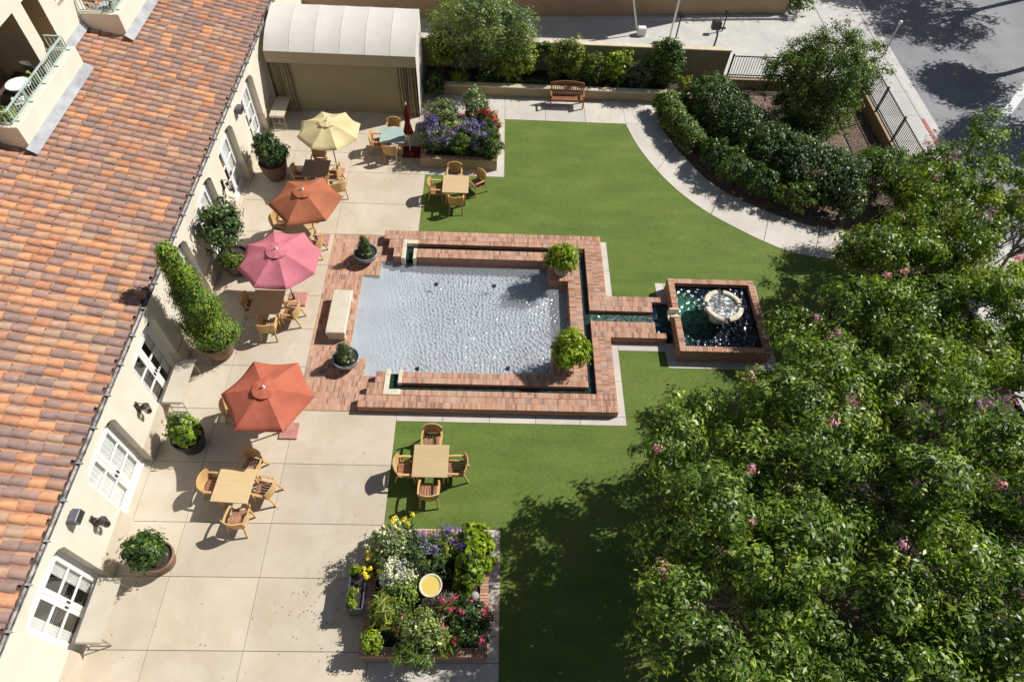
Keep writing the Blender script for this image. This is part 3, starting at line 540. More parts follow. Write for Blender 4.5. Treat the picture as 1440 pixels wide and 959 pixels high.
for oi_, (y0, y1) in enumerate(OPEN):
    yc = (y0 + y1) / 2
    slab(patio, DX - 0.1, WX, y0 - 0.003, y1 + 0.003, 'patio_concrete', 0.004); dr = empty('french_door', (0, 0, 0)); dr.parent = wing; dr.location = (DX + 10.2, yc - 13, 0)
    mb = MB(); fw = 0.09
    mb.box(DX - 0.05, DX + 0.03, y0, y0 + fw, 0, SPR); mb.box(DX - 0.05, DX + 0.03, y1 - fw, y1, 0, SPR)
    n = 14; ys = [y0 + (y1 - y0) * i / n for i in range(n + 1)]
    for a, b_ in zip(ys[:-1], ys[1:]):
        za, zb = arch_z(a, y0, y1), arch_z(b_, y0, y1); mb.add([(DX + 0.03, a, SPR - 0.22), (DX + 0.03, b_, SPR - 0.22), (DX + 0.03, b_, zb), (DX + 0.03, a, za)], [(0, 1, 2, 3)])
    mb.box(DX - 0.05, DX + 0.06, y0, y1, -0.05, 0.03)
    mb.build('door_frame', 'white_paint', dr, world=True)
    gap = 0.12 if oi_ != 1 else 0.0
    for sgn in (-1, 1):
        a, b_ = (y0 + fw, yc) if sgn < 0 else (yc, y1 - fw)
        lf = MB(); st = 0.125; X0, X1 = DX - 0.035, DX + 0.01
        lf.box(X0, X1, a + 0.003, a + st, 0.03, SPR - 0.22); lf.box(X0, X1, b_ - st, b_ - 0.003, 0.03, SPR - 0.22)
        z0, z1 = 0.26, SPR - 0.34
        lf.box(X0, X1, a + st, b_ - st, 0.03, z0); lf.box(X0, X1, a + st, b_ - st, z1, SPR - 0.22)
        hz = (z1 - z0) / 3
        for k in (1, 2): lf.box(X0, X1, a + st, b_ - st, z0 + hz * k - 0.022, z0 + hz * k + 0.022)
        lf.build('door_leaf', 'white_paint', dr, world=True)
        for k in range(3):
            pn = MB(); pn.add([(DX - 0.012, a + st, z0 + hz * k + 0.022), (DX - 0.012, b_ - st, z0 + hz * k + 0.022), (DX - 0.012, b_ - st, z0 + hz * (k + 1) - 0.022), (DX - 0.012, a + st, z0 + hz * (k + 1) - 0.022)], [(0, 1, 2, 3)]); pn.build('pane', 'glass', dr, world=True)
        # curtains behind the glass
        cm = MB(); n = 18; full = 1.0 if oi_ == 1 else (0.45 if oi_ in (0, 2) else 0.7); ca = a if sgn < 0 else b_ - (b_ - a) * full; vs = []
        for i in range(n + 1):
            y = ca + (b_ - a) * full * i / n; xx = DX - 0.075 + 0.022 * math.sin(i * 2.1)
            vs += [(xx, y, 0.05), (xx, y, 2.3)]
        cm.add(vs, [(2 * i, 2 * i + 2, 2 * i + 3, 2 * i + 1) for i in range(n)]); cm.build('curtain', 'curtain_white', dr, world=True)
        hd = MB(); yy = yc + sgn * 0.06; hd.bar((DX + 0.03, yy, 1.0), (DX + 0.03, yy, 1.14), 0.03, 0.03); hd.build('handle', 'black_metal', dr, world=True)
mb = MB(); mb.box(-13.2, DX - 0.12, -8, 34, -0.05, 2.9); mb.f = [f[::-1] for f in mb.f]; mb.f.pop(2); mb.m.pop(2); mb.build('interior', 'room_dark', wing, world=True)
mb = MB(); mb.add([(DX - 0.1, -8, SPR), (DX - 0.1, 34, SPR), (DX - 0.1, 34, TOPZ), (DX - 0.1, -8, TOPZ)], [(0, 1, 2, 3)]); mb.build('lintel', 'stucco', wing, world=True)
# roof
TH = R(14); ct, st_ = math.cos(TH), math.sin(TH); RX, RZ = -9.72, 3.36
def rp(s, y, h=0.0): return (RX - s * ct + h * st_, y, RZ + s * st_ + h * ct)
roof = empty('tile_roof', (0, 0, 0)); roof.parent = wing; roof.location = (RX + 10.2, 0, RZ)
mb = MB(); S1 = 6.4
mb.add([rp(-0.02, -6, 0), rp(-0.02, 34, 0), rp(S1, 34, 0), rp(S1, -6, 0), rp(-0.02, -6, -0.12), rp(-0.02, 34, -0.12), rp(S1, 34, -0.12), rp(S1, -6, -0.12)], [(0, 1, 2, 3), (7, 6, 5, 4), (0, 4, 5, 1), (1, 5, 6, 2), (2, 6, 7, 3), (3, 7, 4, 0)])
mb.build('roof_deck', 'roof_under', roof, world=True)
EXP, PIT = 0.372, 0.285
def tile_geo():
    n = 7; vs = []
    for k, (s, r, h) in enumerate(((-0.03, 0.118, 0.035), (0.42, 0.098, 0.005))):
        for i in range(n):
            t = math.pi * i / (n - 1); vs.append((-s * ct + (h + r * 0.82 * math.sin(t)) * st_, -r * math.cos(t), s * st_ + (h + r * 0.82 * math.sin(t)) * ct))
        for i in range(n):
            t = math.pi * i / (n - 1); vs.append((-s * ct + (h + (r - 0.018) * 0.82 * math.sin(t) - 0.004) * st_, -(r - 0.018) * math.cos(t), s * st_ + (h + (r - 0.018) * 0.82 * math.sin(t) - 0.004) * ct))
    fs = [(i, i + 1, 2 * n + i + 1, 2 * n + i) for i in range(n - 1)] + [(i + 1, i, n + i, n + i + 1) for i in range(n - 1)] + [(n + i + 1, n + i, 3 * n + i, 3 * n + i + 1) for i in range(n - 1)]
    return vs, fs, n
tv, tf, tn = tile_geo()
tms = []
for i in range(len(TILES)):
    mb = MB(); mb.add(tv, tf); me = mb.build('tile', 'tile_%d' % i, data_only=True)
    me.polygons.foreach_set('use_smooth', [k < tn - 1 for k in range(len(tf))]); tms.append(me)
cells = []
for k in range(int(36 / PIT)):
    y = -4 + k * PIT
    for j in range(15):
        s = 0.03 + EXP * j + (0.02 * ((k * 37) % 5 - 2)) + rg.normal() * 0.012
        P = np.array(rp(s + 0.2, y, 0.08)); v = P - CAM_POS; q = np.array([v @ CR, v @ CD, v @ CF]); u = q[:2] / q[2] * 916.23 + np.array([720, 479.5])
        if u[0] < -40 or u[1] < -40 or u[1] > 1000: vis = False
        else: vis = True
        if P[0] < -14.0 and 16.4 < y < 20.5: vis = False
        if P[0] < -13.4 and y > 22.9: vis = False
        rr = rg.random(); pos = rg.random()
        wts = [0.24, 0.08, 0.12, 0.19, 0.10, 0.10, 0.10, 0.07] if (y < 14) else [0.15, 0.13, 0.10, 0.16, 0.11, 0.17, 0.04, 0.14]
        ci = int(np.searchsorted(np.cumsum(wts), rr * 0.999)); ci = min(ci, len(TILES) - 1)
        if j < 1 and rg.random() < 0.6: ci = [3, 7, 4][int(rg.random() * 3)]
        cells.append((float(q[2]) if vis else 1e3 + float(q[2]), s, y, ci, rg.normal() * 0.007, rg.normal() * 0.022))
cells.sort(key=lambda c_: c_[0])
rest = MB()
for idx, (d, s, y, ci, dh, rz) in enumerate(cells):
    x, yy, z = rp(s, y, dh)
    if idx < 300:
        o = bpy.data.objects.new('tile', tms[ci]); C.objects.link(o); o.parent = roof; o.location = (x - RX, yy - 13, z - RZ); o.rotation_euler = (0, 0, rz)
    else:
        ca, sa = math.cos(rz), math.sin(rz); rest.add([(x + a * ca - b_ * sa, yy + a * sa + b_ * ca, z + c_) for a, b_, c_ in tv], tf, ci)
ro = rest.build('roof_tiles', ['tile_%d' % i for i in range(len(TILES))], roof, world=True, kind='stuff')
ro.data.polygons.foreach_set('use_smooth', [(k % len(tf)) < tn - 1 for k in range(len(ro.data.polygons))])
pans = MB()
for k in range(int(36 / PIT)):
    y = -4 + (k + 0.5) * PIT
    for j in range(16):
        s = 0.2 + EXP * (j - 0.5); r = 0.085; prof = [(-r, 0.055), (-r * 0.6, 0.022), (0, 0.01), (r * 0.6, 0.022), (r, 0.055)]; vs = []
        for (ss, hh) in ((s - 0.02, 0.02), (s + 0.40, 0.0)):
            for a, h in prof: vs.append(rp(ss, y + a, h + hh))
        pans.add(vs, [(i + 1, i, 5 + i, 6 + i) for i in range(4)], int(rg.integers(0, len(TILES))))
pans.build('pan_tiles', ['tile_%d' % i for i in range(len(TILES))], roof, world=True, kind='stuff')
# gutter
gx, gz = -9.66, 3.33
gut = empty('gutter', (0, 0, 0)); gut.parent = wing; gut.location = (gx + 10.2, 0, gz)
mb = MB(); n = 8; vs = []
for y in np.linspace(-6, 34, 60):
    for i in range(n):
        t = math.pi * i / (n - 1); vs.append((gx - 0.065 * math.cos(t), y, gz - 0.075 * math.sin(t)))
    for i in range(n):
        t = math.pi * (n - 1 - i) / (n - 1); vs.append((gx - 0.052 * math.cos(t), y, gz - 0.060 * math.sin(t)))
Q = 2 * n; mb.add(vs, [(k * Q + i, k * Q + (i + 1) % Q, (k + 1) * Q + (i + 1) % Q, (k + 1) * Q + i) for k in range(59) for i in range(Q)]); mb.build('gutter_trough', 'gutter_metal', gut, world=True)
mb = MB(); mb.bar((-0.085, 0, 0.012), (0.075, 0, 0.012), 0.05, 0.018); mb.bar((0.07, 0, 0.012), (0.07, 0, -0.06), 0.05, 0.02); brm = mb.build('bracket', 'flashing', data_only=True)
for y in np.arange(1.0, 32, 0.93): inst('bracket', brm, gut, (0, y - 13, 0))
# ================================================================ UPPER BUILDING (top left)
UX = -14.9
up_ = empty('upper_hotel_block', (UX, 20, 4.4), label='cream stucco upper hotel block with balconies, rising behind the tile roof', cat='building')
mb = MB()
def wq(y0, y1, z0, z1): mb.add([(UX, y0, z0), (UX, y1, z0), (UX, y1, z1), (UX, y0, z1)], [(0, 1, 2, 3)])
ops = [(15.4, 19.75, 4.6, 6.9), (20.35, 21.2, 4.9, 6.9), (22.0, 22.5, 5.9, 7.2), (23.4, 26.5, 4.6, 7.2)]
ys = sorted(set([10.0, 34.0] + [v for o in ops for v in o[:2]]))
for a, b_ in zip(ys[:-1], ys[1:]):
    o = [q for q in ops if q[0] <= a and q[1] >= b_]
    if o: wq(a, b_, 4.0, o[0][2]); wq(a, b_, o[0][3], 12)
    else: wq(a, b_, 4.0, 12)
mb.build('wall', 'stucco', up_, world=True)
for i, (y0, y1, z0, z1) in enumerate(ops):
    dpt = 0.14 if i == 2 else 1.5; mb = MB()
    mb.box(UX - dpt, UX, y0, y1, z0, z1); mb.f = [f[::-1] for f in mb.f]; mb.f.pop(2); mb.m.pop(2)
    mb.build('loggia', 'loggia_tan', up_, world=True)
    mb = MB()
    yy0, yy1 = (y0 + 0.05, y1 - 0.05) if i == 2 else (y0 + 0.5, y0 + (y1 - y0) * 0.75)
    mb.box(UX - dpt + 0.01, UX - dpt + 0.05, yy0, yy1, z0 + 0.04, z1 - 0.25); fr2 = mb.build('window', 'white_paint', up_, world=True)
    mb = MB(); mb.add([(UX - dpt + 0.055, yy0 + 0.08, z0 + 0.14), (UX - dpt + 0.055, yy1 - 0.08, z0 + 0.14), (UX - dpt + 0.055, yy1 - 0.08, z1 - 0.35), (UX - dpt + 0.055, yy0 + 0.08, z1 - 0.35)], [(0, 1, 2, 3)]); mb.build('pane', 'zinc_box', fr2, world=True)
def balcony(x1, y0, y1, zb, zt, nm):
    bal = empty(nm, (0, 0, 0)); bal.parent = up_; bal.location = (x1 - UX, (y0 + y1) / 2 - 20, zb - 4.4)
    mb = MB(); mb.bevbox(x1 - 0.26, x1, y0, y1, zb - 0.6, zt, 0.02); mb.bevbox(UX + 0.002, x1 - 0.26, y0, y0 + 0.26, zb - 0.6, zt, 0.02); mb.bevbox(UX + 0.002, x1 - 0.26, y1 - 0.26, y1, zb - 0.6, zt, 0.02); mb.build('parapet', 'stucco', bal, world=True)
    mb = MB(); mb.box(UX, x1 - 0.26, y0 + 0.26, y1 - 0.26, zb - 0.2, zb + 0.05); mb.build('balcony_floor', 'drive_concrete', bal, world=True)
    # flashing where parapet meets the roof
    mb = MB(); s_ = (RX - x1) / ct; a = rp(s_ - 0.22, y0 - 0.2, 0.17); b2 = rp(s_ - 0.22, y1 + 0.05, 0.17); zz = RZ + s_ * st_ + 0.30
    mb.add([a, b2, (x1 + 0.004, y1 + 0.05, zz), (x1 + 0.004, y0 - 0.2, zz)], [(0, 1, 2, 3)]); mb.build('flashing', 'flashing', bal, world=True)
    # railing
    mb = MB(); xr = x1 - 0.18; zr0, zr1 = zt + 0.05, zt + 0.42
    pts = [(UX + 0.05, y0 + 0.14), (xr, y0 + 0.14), (xr, y1 - 0.14), (UX + 0.05, y1 - 0.14)]
    for (a, b2) in zip(pts[:-1], pts[1:]):
        mb.bar((*a, zr1), (*b2, zr1), 0.05, 0.035); mb.bar((*a, zr0), (*b2, zr0), 0.035, 0.03)
    ral = mb.build('railing', 'green_rail', bal, world=True)
    bm_ = MB(); bm_.box(-0.011, 0.011, -0.011, 0.011, zr0 - zt, zr1 - zt); bme = bm_.build('baluster', 'green_rail', data_only=True)
    for (a, b2) in zip(pts[:-1], pts[1:]):
        L = math.dist(a, b2); n = int(L / 0.13)
        for k in range(n + 1):
            o = inst('baluster', bme, bal, (a[0] + (b2[0] - a[0]) * k / n - x1, a[1] + (b2[1] - a[1]) * k / n - (y0 + y1) / 2, zt - zb))
    for yy in np.arange(y0 + 0.3, y1, 0.95):
        mb = MB(); mb.bar((xr, yy, zt), (xr, yy, zr1), 0.04, 0.04); mb.bar((xr, yy, zt + 0.02), (xr + 0.14, yy, zt + 0.02), 0.03, 0.03); mb.build('railing_post', 'green_rail', bal, world=True)
balcony(-14.1, 16.25, 20.6, 4.86, 5.36, 'near_balcony'); balcony(-13.5, 22.85, 27.6, 4.75, 5.26, 'far_balcony')
mb = MB(); a = rp((RX + 14.75) / ct, 20.6, 0.17); b2 = rp((RX + 14.75) / ct, 22.85, 0.17); mb.add([a, b2, (UX + 0.004, 22.85, 4.98), (UX + 0.004, 20.6, 4.98)], [(0, 1, 2, 3)]); mb.build('wall_flashing', 'flashing', up_, world=True)
# balcony furniture
def round_chair(x, y, z, rz, lb):
    e = empty('balcony_chair', (x, y, z), rz, lb, 'chair', 'balcony chairs')
    mb = MB(); mb.lathe([(0.0, 0.42), (0.22, 0.42), (0.24, 0.45)], 14); mb.build('seat', 'wicker', e)
    mb = MB(); vs = []
    for i in range(11):
        t = R(-20 + 220 * i / 10); rr = 0.25; vs += [(rr * math.cos(t), rr * math.sin(t), 0.44), (rr * 1.12 * math.cos(t), rr * 1.12 * math.sin(t), 0.66 + 0.2 * math.sin(math.pi * i / 10))]
    mb.add(vs, [(2 * i, 2 * i + 2, 2 * i + 3, 2 * i + 1) for i in range(10)]); mb.build('backrest', 'wicker', e)
    for sx in (-1, 1):
        for sy in (-1, 1): mb = MB(); mb.tube((0.15 * sx, 0.15 * sy, 0.42), (0.2 * sx, 0.2 * sy, 0), 0.015, 0.012, 6); mb.build('leg', 'black_metal', e)
round_chair(-14.75, 19.1, 4.91, R(150), 'dark mesh chair with rounded back at the far end of the near balcony')
round_chair(-14.7, 17.0, 4.91, R(-20), 'dark mesh chair on the near balcony at the left picture edge')
round_chair(-14.2, 24.2, 4.80, R(200), 'dark mesh chair on the upper balcony at the top picture edge')
e = empty('balcony_table', (-14.72, 18.05, 4.91), 0, 'small round table with white top on the near balcony', 'table')
mb = MB(); mb.lathe([(0, 0.70), (0.36, 0.70), (0.36, 0.67), (0, 0.67)], 20); mb.build('table_top', 'cushion_white', e); mb = MB(); mb.tube((0, 0, 0), (0, 0, 0.67), 0.03); mb.build('stem', 'black_metal', e); mb = MB(); mb.lathe([(0.22, 0), (0.2, 0.02), (0.0, 0.03)], 12); mb.build('foot', 'black_metal', e)
def bal_pot(x, y, z, mat, lb, lb2):
    e = empty('balcony_pot', (x, y, z), 0, lb, 'pot', 'balcony pots'); mb = MB(); mb.lathe([(0.1, 0), (0.16, 0.3), (0.17, 0.33), (0.14, 0.31), (0, 0.30)], 16); mb.build('pot_body', 'dark_pot', e, smooth=True)
    rng = np.random.default_rng(int(abs(y) * 10)); e2 = empty('balcony_plant', (x, y, z + 0.28), 0, lb2, 'plant', 'balcony plants'); P, N, cc = crown_pts(rng, (0, 0, 0.25), (0.22, 0.22, 0.25), 40, 16, 0.09, zmin=-0.6); leaf_obj('foliage', P, N, 0.1, 0.5, mat, e2, rng)
bal_pot(-14.55, 16.75, 4.91, 'leaf_lime', 'dark pot at the near corner of the near balcony', 'lime green plant in the near corner of the near balcony')
bal_pot(-14.6, 18.55, 4.91, 'leaf_yellowgreen', 'dark pot beside the balcony table', 'yellow-green plant beside the white balcony table')
e = empty('patio_cushion', (-14.62, 17.45, 5.33), R(25), 'white cushion on the dark chair of the near balcony', 'cushion')
mb = MB(); mb.bevbox(-0.22, 0.22, -0.2, 0.2, 0, 0.12, 0.05); mb.build('pad', 'cushion_white', e); mb = MB(); mb.path([(-0.22, -0.2, 0.06), (0.22, -0.2, 0.06), (0.22, 0.2, 0.06), (-0.22, 0.2, 0.06), (-0.22, -0.2, 0.06)], 0.012, 5); mb.build('piping', 'curtain_tan', e)
# ================================================================ AWNING STORE
aw = empty('awning_pavilion', (-6.4, 25, 0), label='closed awning pavilion with pale curved fabric roof and tan front', cat='awning')
XA, XB = -9.5, -3.34; YF, YB = 24.9, 27.35
prof = [(YF, 2.86), (YF + 0.35, 3.10), (YF + 0.8, 3.30), (YF + 1.3, 3.44), (YF + 1.8, 3.52), (YB, 3.55)]
for k in range(6):
    xa, xb = XA + (XB - XA) * k / 6, XA + (XB - XA) * (k + 1) / 6; mb = MB(); vs = []; n = 6
    for i in range(n + 1):
        u = i / n; sag = -0.035 * math.sin(math.pi * u)
        for (y, z) in prof: vs.append((xa + (xb - xa) * u, y, z + sag * (0.3 + 0.7 * math.sin(math.pi * min(1, max(0, (y - YF) / (YB - YF)))))))
    P = len(prof); mb.add(vs, [(i * P + j, (i + 1) * P + j, (i + 1) * P + j + 1, i * P + j + 1) for i in range(n) for j in range(P - 1)]); mb.build('roof_panel', 'awning_fabric', aw, world=True, smooth=True)
    if k:
        mb = MB(); mb.path([(xa, y, z + 0.006) for y, z in prof], 0.008, 5); mb.build('seam', 'awning_fabric', aw, world=True)
mb = MB(); mb.box(XA, XB, YF - 0.012, YF, 2.37, 2.865); mb.build('valance', 'awning_valance', aw, world=True)
mb = MB(); pl = [(YF, 0.02)] + prof + [(YB, 0.02)]; mb.add([(XB, y, z) for y, z in pl], [tuple(range(len(pl)))]); mb.add([(XB - 0.02, y, z) for y, z in pl], [tuple(range(len(pl) - 1, -1, -1))]); mb.build('side_panel', 'awning_fabric', aw, world=True)
mb = MB(); mb.box(XA, XB - 0.02, YF + 0.2, YF + 0.24, 0.02, 2.9); mb.build('front_sheet', 'curtain_tan', aw, world=True)
for (xa, xb) in ((-9.42, -8.72), (-4.15, -3.42)):
    mb = MB(); n = 40; vs = []
    for i in range(n + 1):
        x = xa + (xb - xa) * i / n; y = YF + 0.07 + 0.055 * math.sin(i * 0.95) + 0.02 * math.sin(i * 0.4)
        vs += [(x + 0.05 * math.sin(i * 0.2), y, 0.03), (x, y, 2.6)]
    mb.add(vs, [(2 * i, 2 * i + 2, 2 * i + 3, 2 * i + 1) for i in range(n)]); mb.build('curtain', 'curtain_tan', aw, world=True)
for x in (XA + 0.03, XB - 0.05): mb = MB(); mb.box(x - 0.03, x + 0.03, YF + 0.0, YF + 0.05, 0, 2.6); mb.build('post', 'dark_bronze', aw, world=True)
# ================================================================ GARDEN WALLS, FENCES
gw = empty('low_garden_wall', (3.2, 26.8, 0), label='low tan stucco planter wall running behind the wooden bench', cat='wall')
mb = MB(); mb.box(-2.4, 8.95, 26.66, 26.92, -0.1, 0.46); mb.build('wall_body', 'stucco_tan', gw, world=True)
mb = MB(); mb.bevbox(-2.42, 8.97, 26.64, 26.94, 0.46, 0.51, 0.015); mb.build('wall_cap', 'stucco_cap', gw, world=True)
sheet('planting_bed', [(-3.3, 26.93), (8.95, 26.93), (8.95, 28.3), (-3.3, 28.3)], 0.38, 'soil')
sw = empty('street_wall', (3.7, 28.4, 0), label='tall tan stucco garden wall behind the planting bed, facing the driveway', cat='wall')
mb = MB(); mb.box(-9.5, 10.78, 28.3, 28.52, -0.3, 1.70); mb.build('wall_body', 'stucco_tan', sw, world=True)
mb = MB(); mb.bevbox(-9.52, 10.82, 28.26, 28.56, 1.70, 1.76, 0.015); mb.build('wall_cap', 'stucco_cap', sw, world=True)
def fence(nm, p0, p1, zb, zt, lb, wallmat='wall_brown'):
    e = empty(nm, ((p0[0] + p1[0]) / 2, (p0[1] + p1[1]) / 2, 0), 0, lb, 'fence')
    d = Vector((p1[0] - p0[0], p1[1] - p0[1], 0)); L = d.length; d.normalize()
    mb = MB(); mb.bar((*p0, (zb - 0.3) / 2), (*p1, (zb - 0.3) / 2), 0.24, zb + 0.3); mb.build('kerb_wall', wallmat, e, world=True)
    for z in (zb + 0.10, zb + 0.22, zt - 0.04):
        mb = MB(); mb.bar((*p0, z), (*p1, z), 0.04, 0.035); mb.build('rail', 'black_metal', e, world=True)
    mb = MB(); mb.box(-0.011, 0.011, -0.011, 0.011, zb + 0.05, zt); bm_ = mb.build('picket', 'black_metal', data_only=True)
    c = Vector(e.location); n = int(L / 0.125)
    for k in range(n + 1): p = Vector((*p0, 0)) + d * (L * k / n) - c; inst('picket', bm_, e, p)
    mb = MB(); mb.box(-0.035, 0.035, -0.035, 0.035, zb, zt + 0.06); bp_ = mb.build('post', 'black_metal', data_only=True)
    n = max(1, int(L / 2.0))
    for k in range(n + 1): p = Vector((*p0, 0)) + d * (L * k / n) - c; inst('post', bp_, e, p)
fence('iron_fence', (10.95, 28.25), (17.3, 28.25), 0.35, 1.55, 'black iron picket fence along the driveway, left of the round tree')
fence('iron_fence', (17.42, 28.1), (17.42, 19.5), 0.45, 1.65, 'black iron picket fence along the sidewalk, right of the round tree')
fw_ = empty('driveway_wall', (9, 34.6, 0), label='brown stucco retaining wall along the far side of the driveway', cat='wall')
mb = MB(); mb.bar((-12, 32.43, 0.3), (15.5, 35.15, 0.3), 0.3, 1.5); mb.build('wall_body', 'wall_brown', fw_, world=True)
mb = MB(); mb.bar((-12, 32.08, -0.0), (15.5, 34.8, -0.0), 0.35, 0.2); tag(mb.build('far_kerb', 'drive_concrete'), kind='structure')
nb = empty('neighbour_building', (-4, 40, 0), label='tan building beyond the hedge past the top edge of the picture', cat='building')
mb = MB(); mb.box(-22, 14.5, 36.1, 46, 0.0, 9.3); mb.build('wall', 'wall_brown', nb, world=True)
mb = MB(); mb.bevbox(-22.2, 14.7, 35.95, 46.2, 9.3, 9.6, 0.05); mb.build('roof', 'flashing', nb, world=True)
for k in range(9):
    for z in (2.2, 5.6):
        x = -19 + k * 3.6; mb = MB(); mb.box(x, x + 1.5, 36.06, 36.098, z, z + 1.8); wn = mb.build('window', 'white_paint', nb, world=True); mb = MB(); mb.box(x + 0.1, x + 1.4, 36.05, 36.058, z + 0.1, z + 1.7); mb.build('pane', 'zinc_box', wn, world=True)
# driveway furniture
e = empty('barrier_gate', (7.2, 32.5, 0), 0, 'white parking barrier with its arm raised on the driveway', 'barrier')
mb = MB(); mb.bevbox(-0.02, 0.42, -0.16, 0.16, 0, 0.4, 0.04); mb.build('cabinet', 'white_metal', e)
mb = MB(); mb.bar((-0.06, 0, 0.3), (-1.15, 0.1, 3.8), 0.09, 0.05); mb.build('arm', 'white_metal', e)
e = empty('white_pole', (8.84, 32.13, 0), 0, 'slim white pole standing on the driveway right of the barrier', 'pole')
mb = MB(); mb.tube((0, 0, 0), (0, 0, 5.2), 0.055, 0.045, 10); mb.build('shaft', 'white_metal', e); mb = MB(); mb.lathe([(0.13, 0), (0.13, 0.04), (0.06, 0.07)], 12); mb.build('foot', 'white_metal', e)
def camera_post(x, y, h, lb, big=False):
    e = empty('card_reader_post' if big else 'camera_post', (x, y, 0), 0, lb, 'post')
    if big:
        mb = MB(); mb.path([(0, 0, 0), (0, 0, h * 0.6), (-0.08, 0, h * 0.85), (-0.05, 0, h)], 0.05, 8); mb.build('post', 'black_metal', e)
        mb = MB(); mb.bevbox(-0.42, 0.02, -0.15, 0.15, h - 0.05, h + 0.35, 0.03); mb.build('reader_box', 'black_metal', e)
        mb = MB(); mb.bar((0.0, 0, h), (0.3, 0, h), 0.1, 0.06); mb.build('tray', 'black_metal', e)
    else:
        mb = MB(); mb.tube((0, 0, 0), (0, 0, h), 0.04, 0.035, 8); mb.build('post', 'black_metal', e)
        mb = MB(); mb.bevbox(-0.1, 0.1, -0.12, 0.12, h, h + 0.2, 0.03); mb.build('head', 'black_metal', e)
camera_post(9.0, 31.6, 1.5, 'thin black post with small head, seen above the street wall shrubs')
camera_post(11.8, 33.2, 0.85, 'short black post farthest back on the driveway by the brown wall')
camera_post(11.1, 31.7, 0.95, 'black card reader on a bent post on the driveway', True)
e = empty('street_post', (19.75, 31.3, 0), 0, 'slim grey signal post on the sidewalk behind the round tree', 'post')
mb = MB(); mb.tube((0, 0, 0), (0, 0, 1.75), 0.05, 0.045, 8); mb.build('post', 'steel_tube', e); mb = MB(); mb.lathe([(0.07, 1.74), (0.09, 1.8), (0.07, 1.9), (0, 1.92)], 10); mb.build('cap', 'white_metal', e)
# ================================================================ FURNITURE
def make_chair():
    e = empty('armchair')
    mb = MB(); vs = []; n = 10       # curved solid back, wrapping forward at the sides
    for i in range(n + 1):
        u = -1 + 2 * i / n; x = 0.285 * u; y = -0.27 + 0.10 * u * u; top = 0.885 - 0.045 * abs(u) ** 3
        for (dy, z) in ((0, 0.44), (-0.045, top), (-0.075, top), (-0.028, 0.44)): vs.append((x * (1 if z < 0.5 else 1.05), y + dy, z))
    mb.add(vs, [(4 * i + j, 4 * i + (j + 1) % 4, 4 * i + 4 + (j + 1) % 4, 4 * i + 4 + j) for i in range(n) for j in range(4)] + [(0, 1, 2, 3), (4 * n + 3, 4 * n + 2, 4 * n + 1, 4 * n)]); mb.build('backrest', 'teak', e)
    for s in (-1, 1):
        mb = MB(); pts = [(0.27 * s, -0.22, 0.66), (0.29 * s, -0.05, 0.655), (0.285 * s, 0.14, 0.645), (0.265 * s, 0.26, 0.635)]
        for a, b_ in zip(pts[:-1], pts[1:]): mb.bar(a, b_, 0.055, 0.028)
        mb.build('armrest', 'teak', e)
        mb = MB(); mb.bar((0.26 * s, 0.235, 0.625), (0.265 * s, 0.255, 0.0), 0.042, 0.042); mb.build('leg', 'teak', e)
        mb = MB(); mb.bar((0.235 * s, -0.22, 0.45), (0.26 * s, -0.34, 0.0), 0.042, 0.042); mb.build('leg', 'teak', e)
    mb = MB()
    mb.box(-0.25, 0.25, 0.215, 0.25, 0.365, 0.42); mb.box(-0.25, 0.25, -0.24, -0.2, 0.365, 0.42); mb.box(-0.25, -0.22, -0.2, 0.215, 0.365, 0.42); mb.box(0.22, 0.25, -0.2, 0.215, 0.365, 0.42); mb.build('seat_frame', 'teak', e)
    mb = MB(); mb.bevbox(-0.031, 0.031, -0.225, 0.255, 0.421, 0.441, 0.006); sm_ = mb.build('slat', 'slat_red', data_only=True)
    for k in range(6): inst('slat', sm_, e, (-0.19 + 0.076 * k, 0, 0))
    return e
chair0 = make_chair(); used = [False]
def chair(x, y, rz, label, grp):
    o = chair0 if not used[0] else copy_tree(chair0); used[0] = True
    o.location = (x, y, 0); o.rotation_euler = (0, 0, rz); tag(o, label, 'chair', grp); return o
def make_table():
    e = empty('square_table')
    mb = MB(); mb.bevbox(-0.505, 0.505, -0.505, 0.505, 0.71, 0.742, 0.006); mb.build('table_top', 'teak_top', e)
    mb = MB()
    for s in (-1, 1): mb.box(-0.37, 0.37, s * 0.37 - 0.012, s * 0.37 + 0.012, 0.62, 0.71); mb.box(s * 0.37 - 0.012, s * 0.37 + 0.012, -0.35, 0.35, 0.62, 0.71)
    mb.build('apron', 'teak', e)
    mb = MB(); mb.box(-0.032, 0.032, -0.032, 0.032, 0, 0.71); lm = mb.build('leg', 'teak', data_only=True)
    for sx in (-1, 1):
        for sy in (-1, 1): inst('leg', lm, e, (0.37 * sx, 0.37 * sy, 0))
    return e
table0 = make_table(); tused = [False]
def table(x, y, rz, label, top=None):
    o = table0 if not tused[0] else copy_tree(table0); tused[0] = True
    o.location = (x, y, 0); o.rotation_euler = (0, 0, rz); tag(o, label, 'table', 'square dining tables')
    if top:
        for ch in o.children:
            if ch.name.startswith('table_top'): ch.data = ch.data.copy(); ch.data.materials[0] = M[top]
    return o
def setup(nm, tx, ty, rz, tlabel, chairs, where, top=None):
    table(tx, ty, rz, tlabel, top)
    for (bx, by, side, dr) in chairs:
        a = math.atan2(ty - by, tx - bx)      # facing the table
        if dr is not None: a = R(dr)
        cx, cy = bx + 0.36 * math.cos(a), by + 0.36 * math.sin(a)
        chair(cx, cy, a - math.pi / 2, 'light wood armchair at the %s side of %s' % (side, where), 'wooden armchairs around the tables')
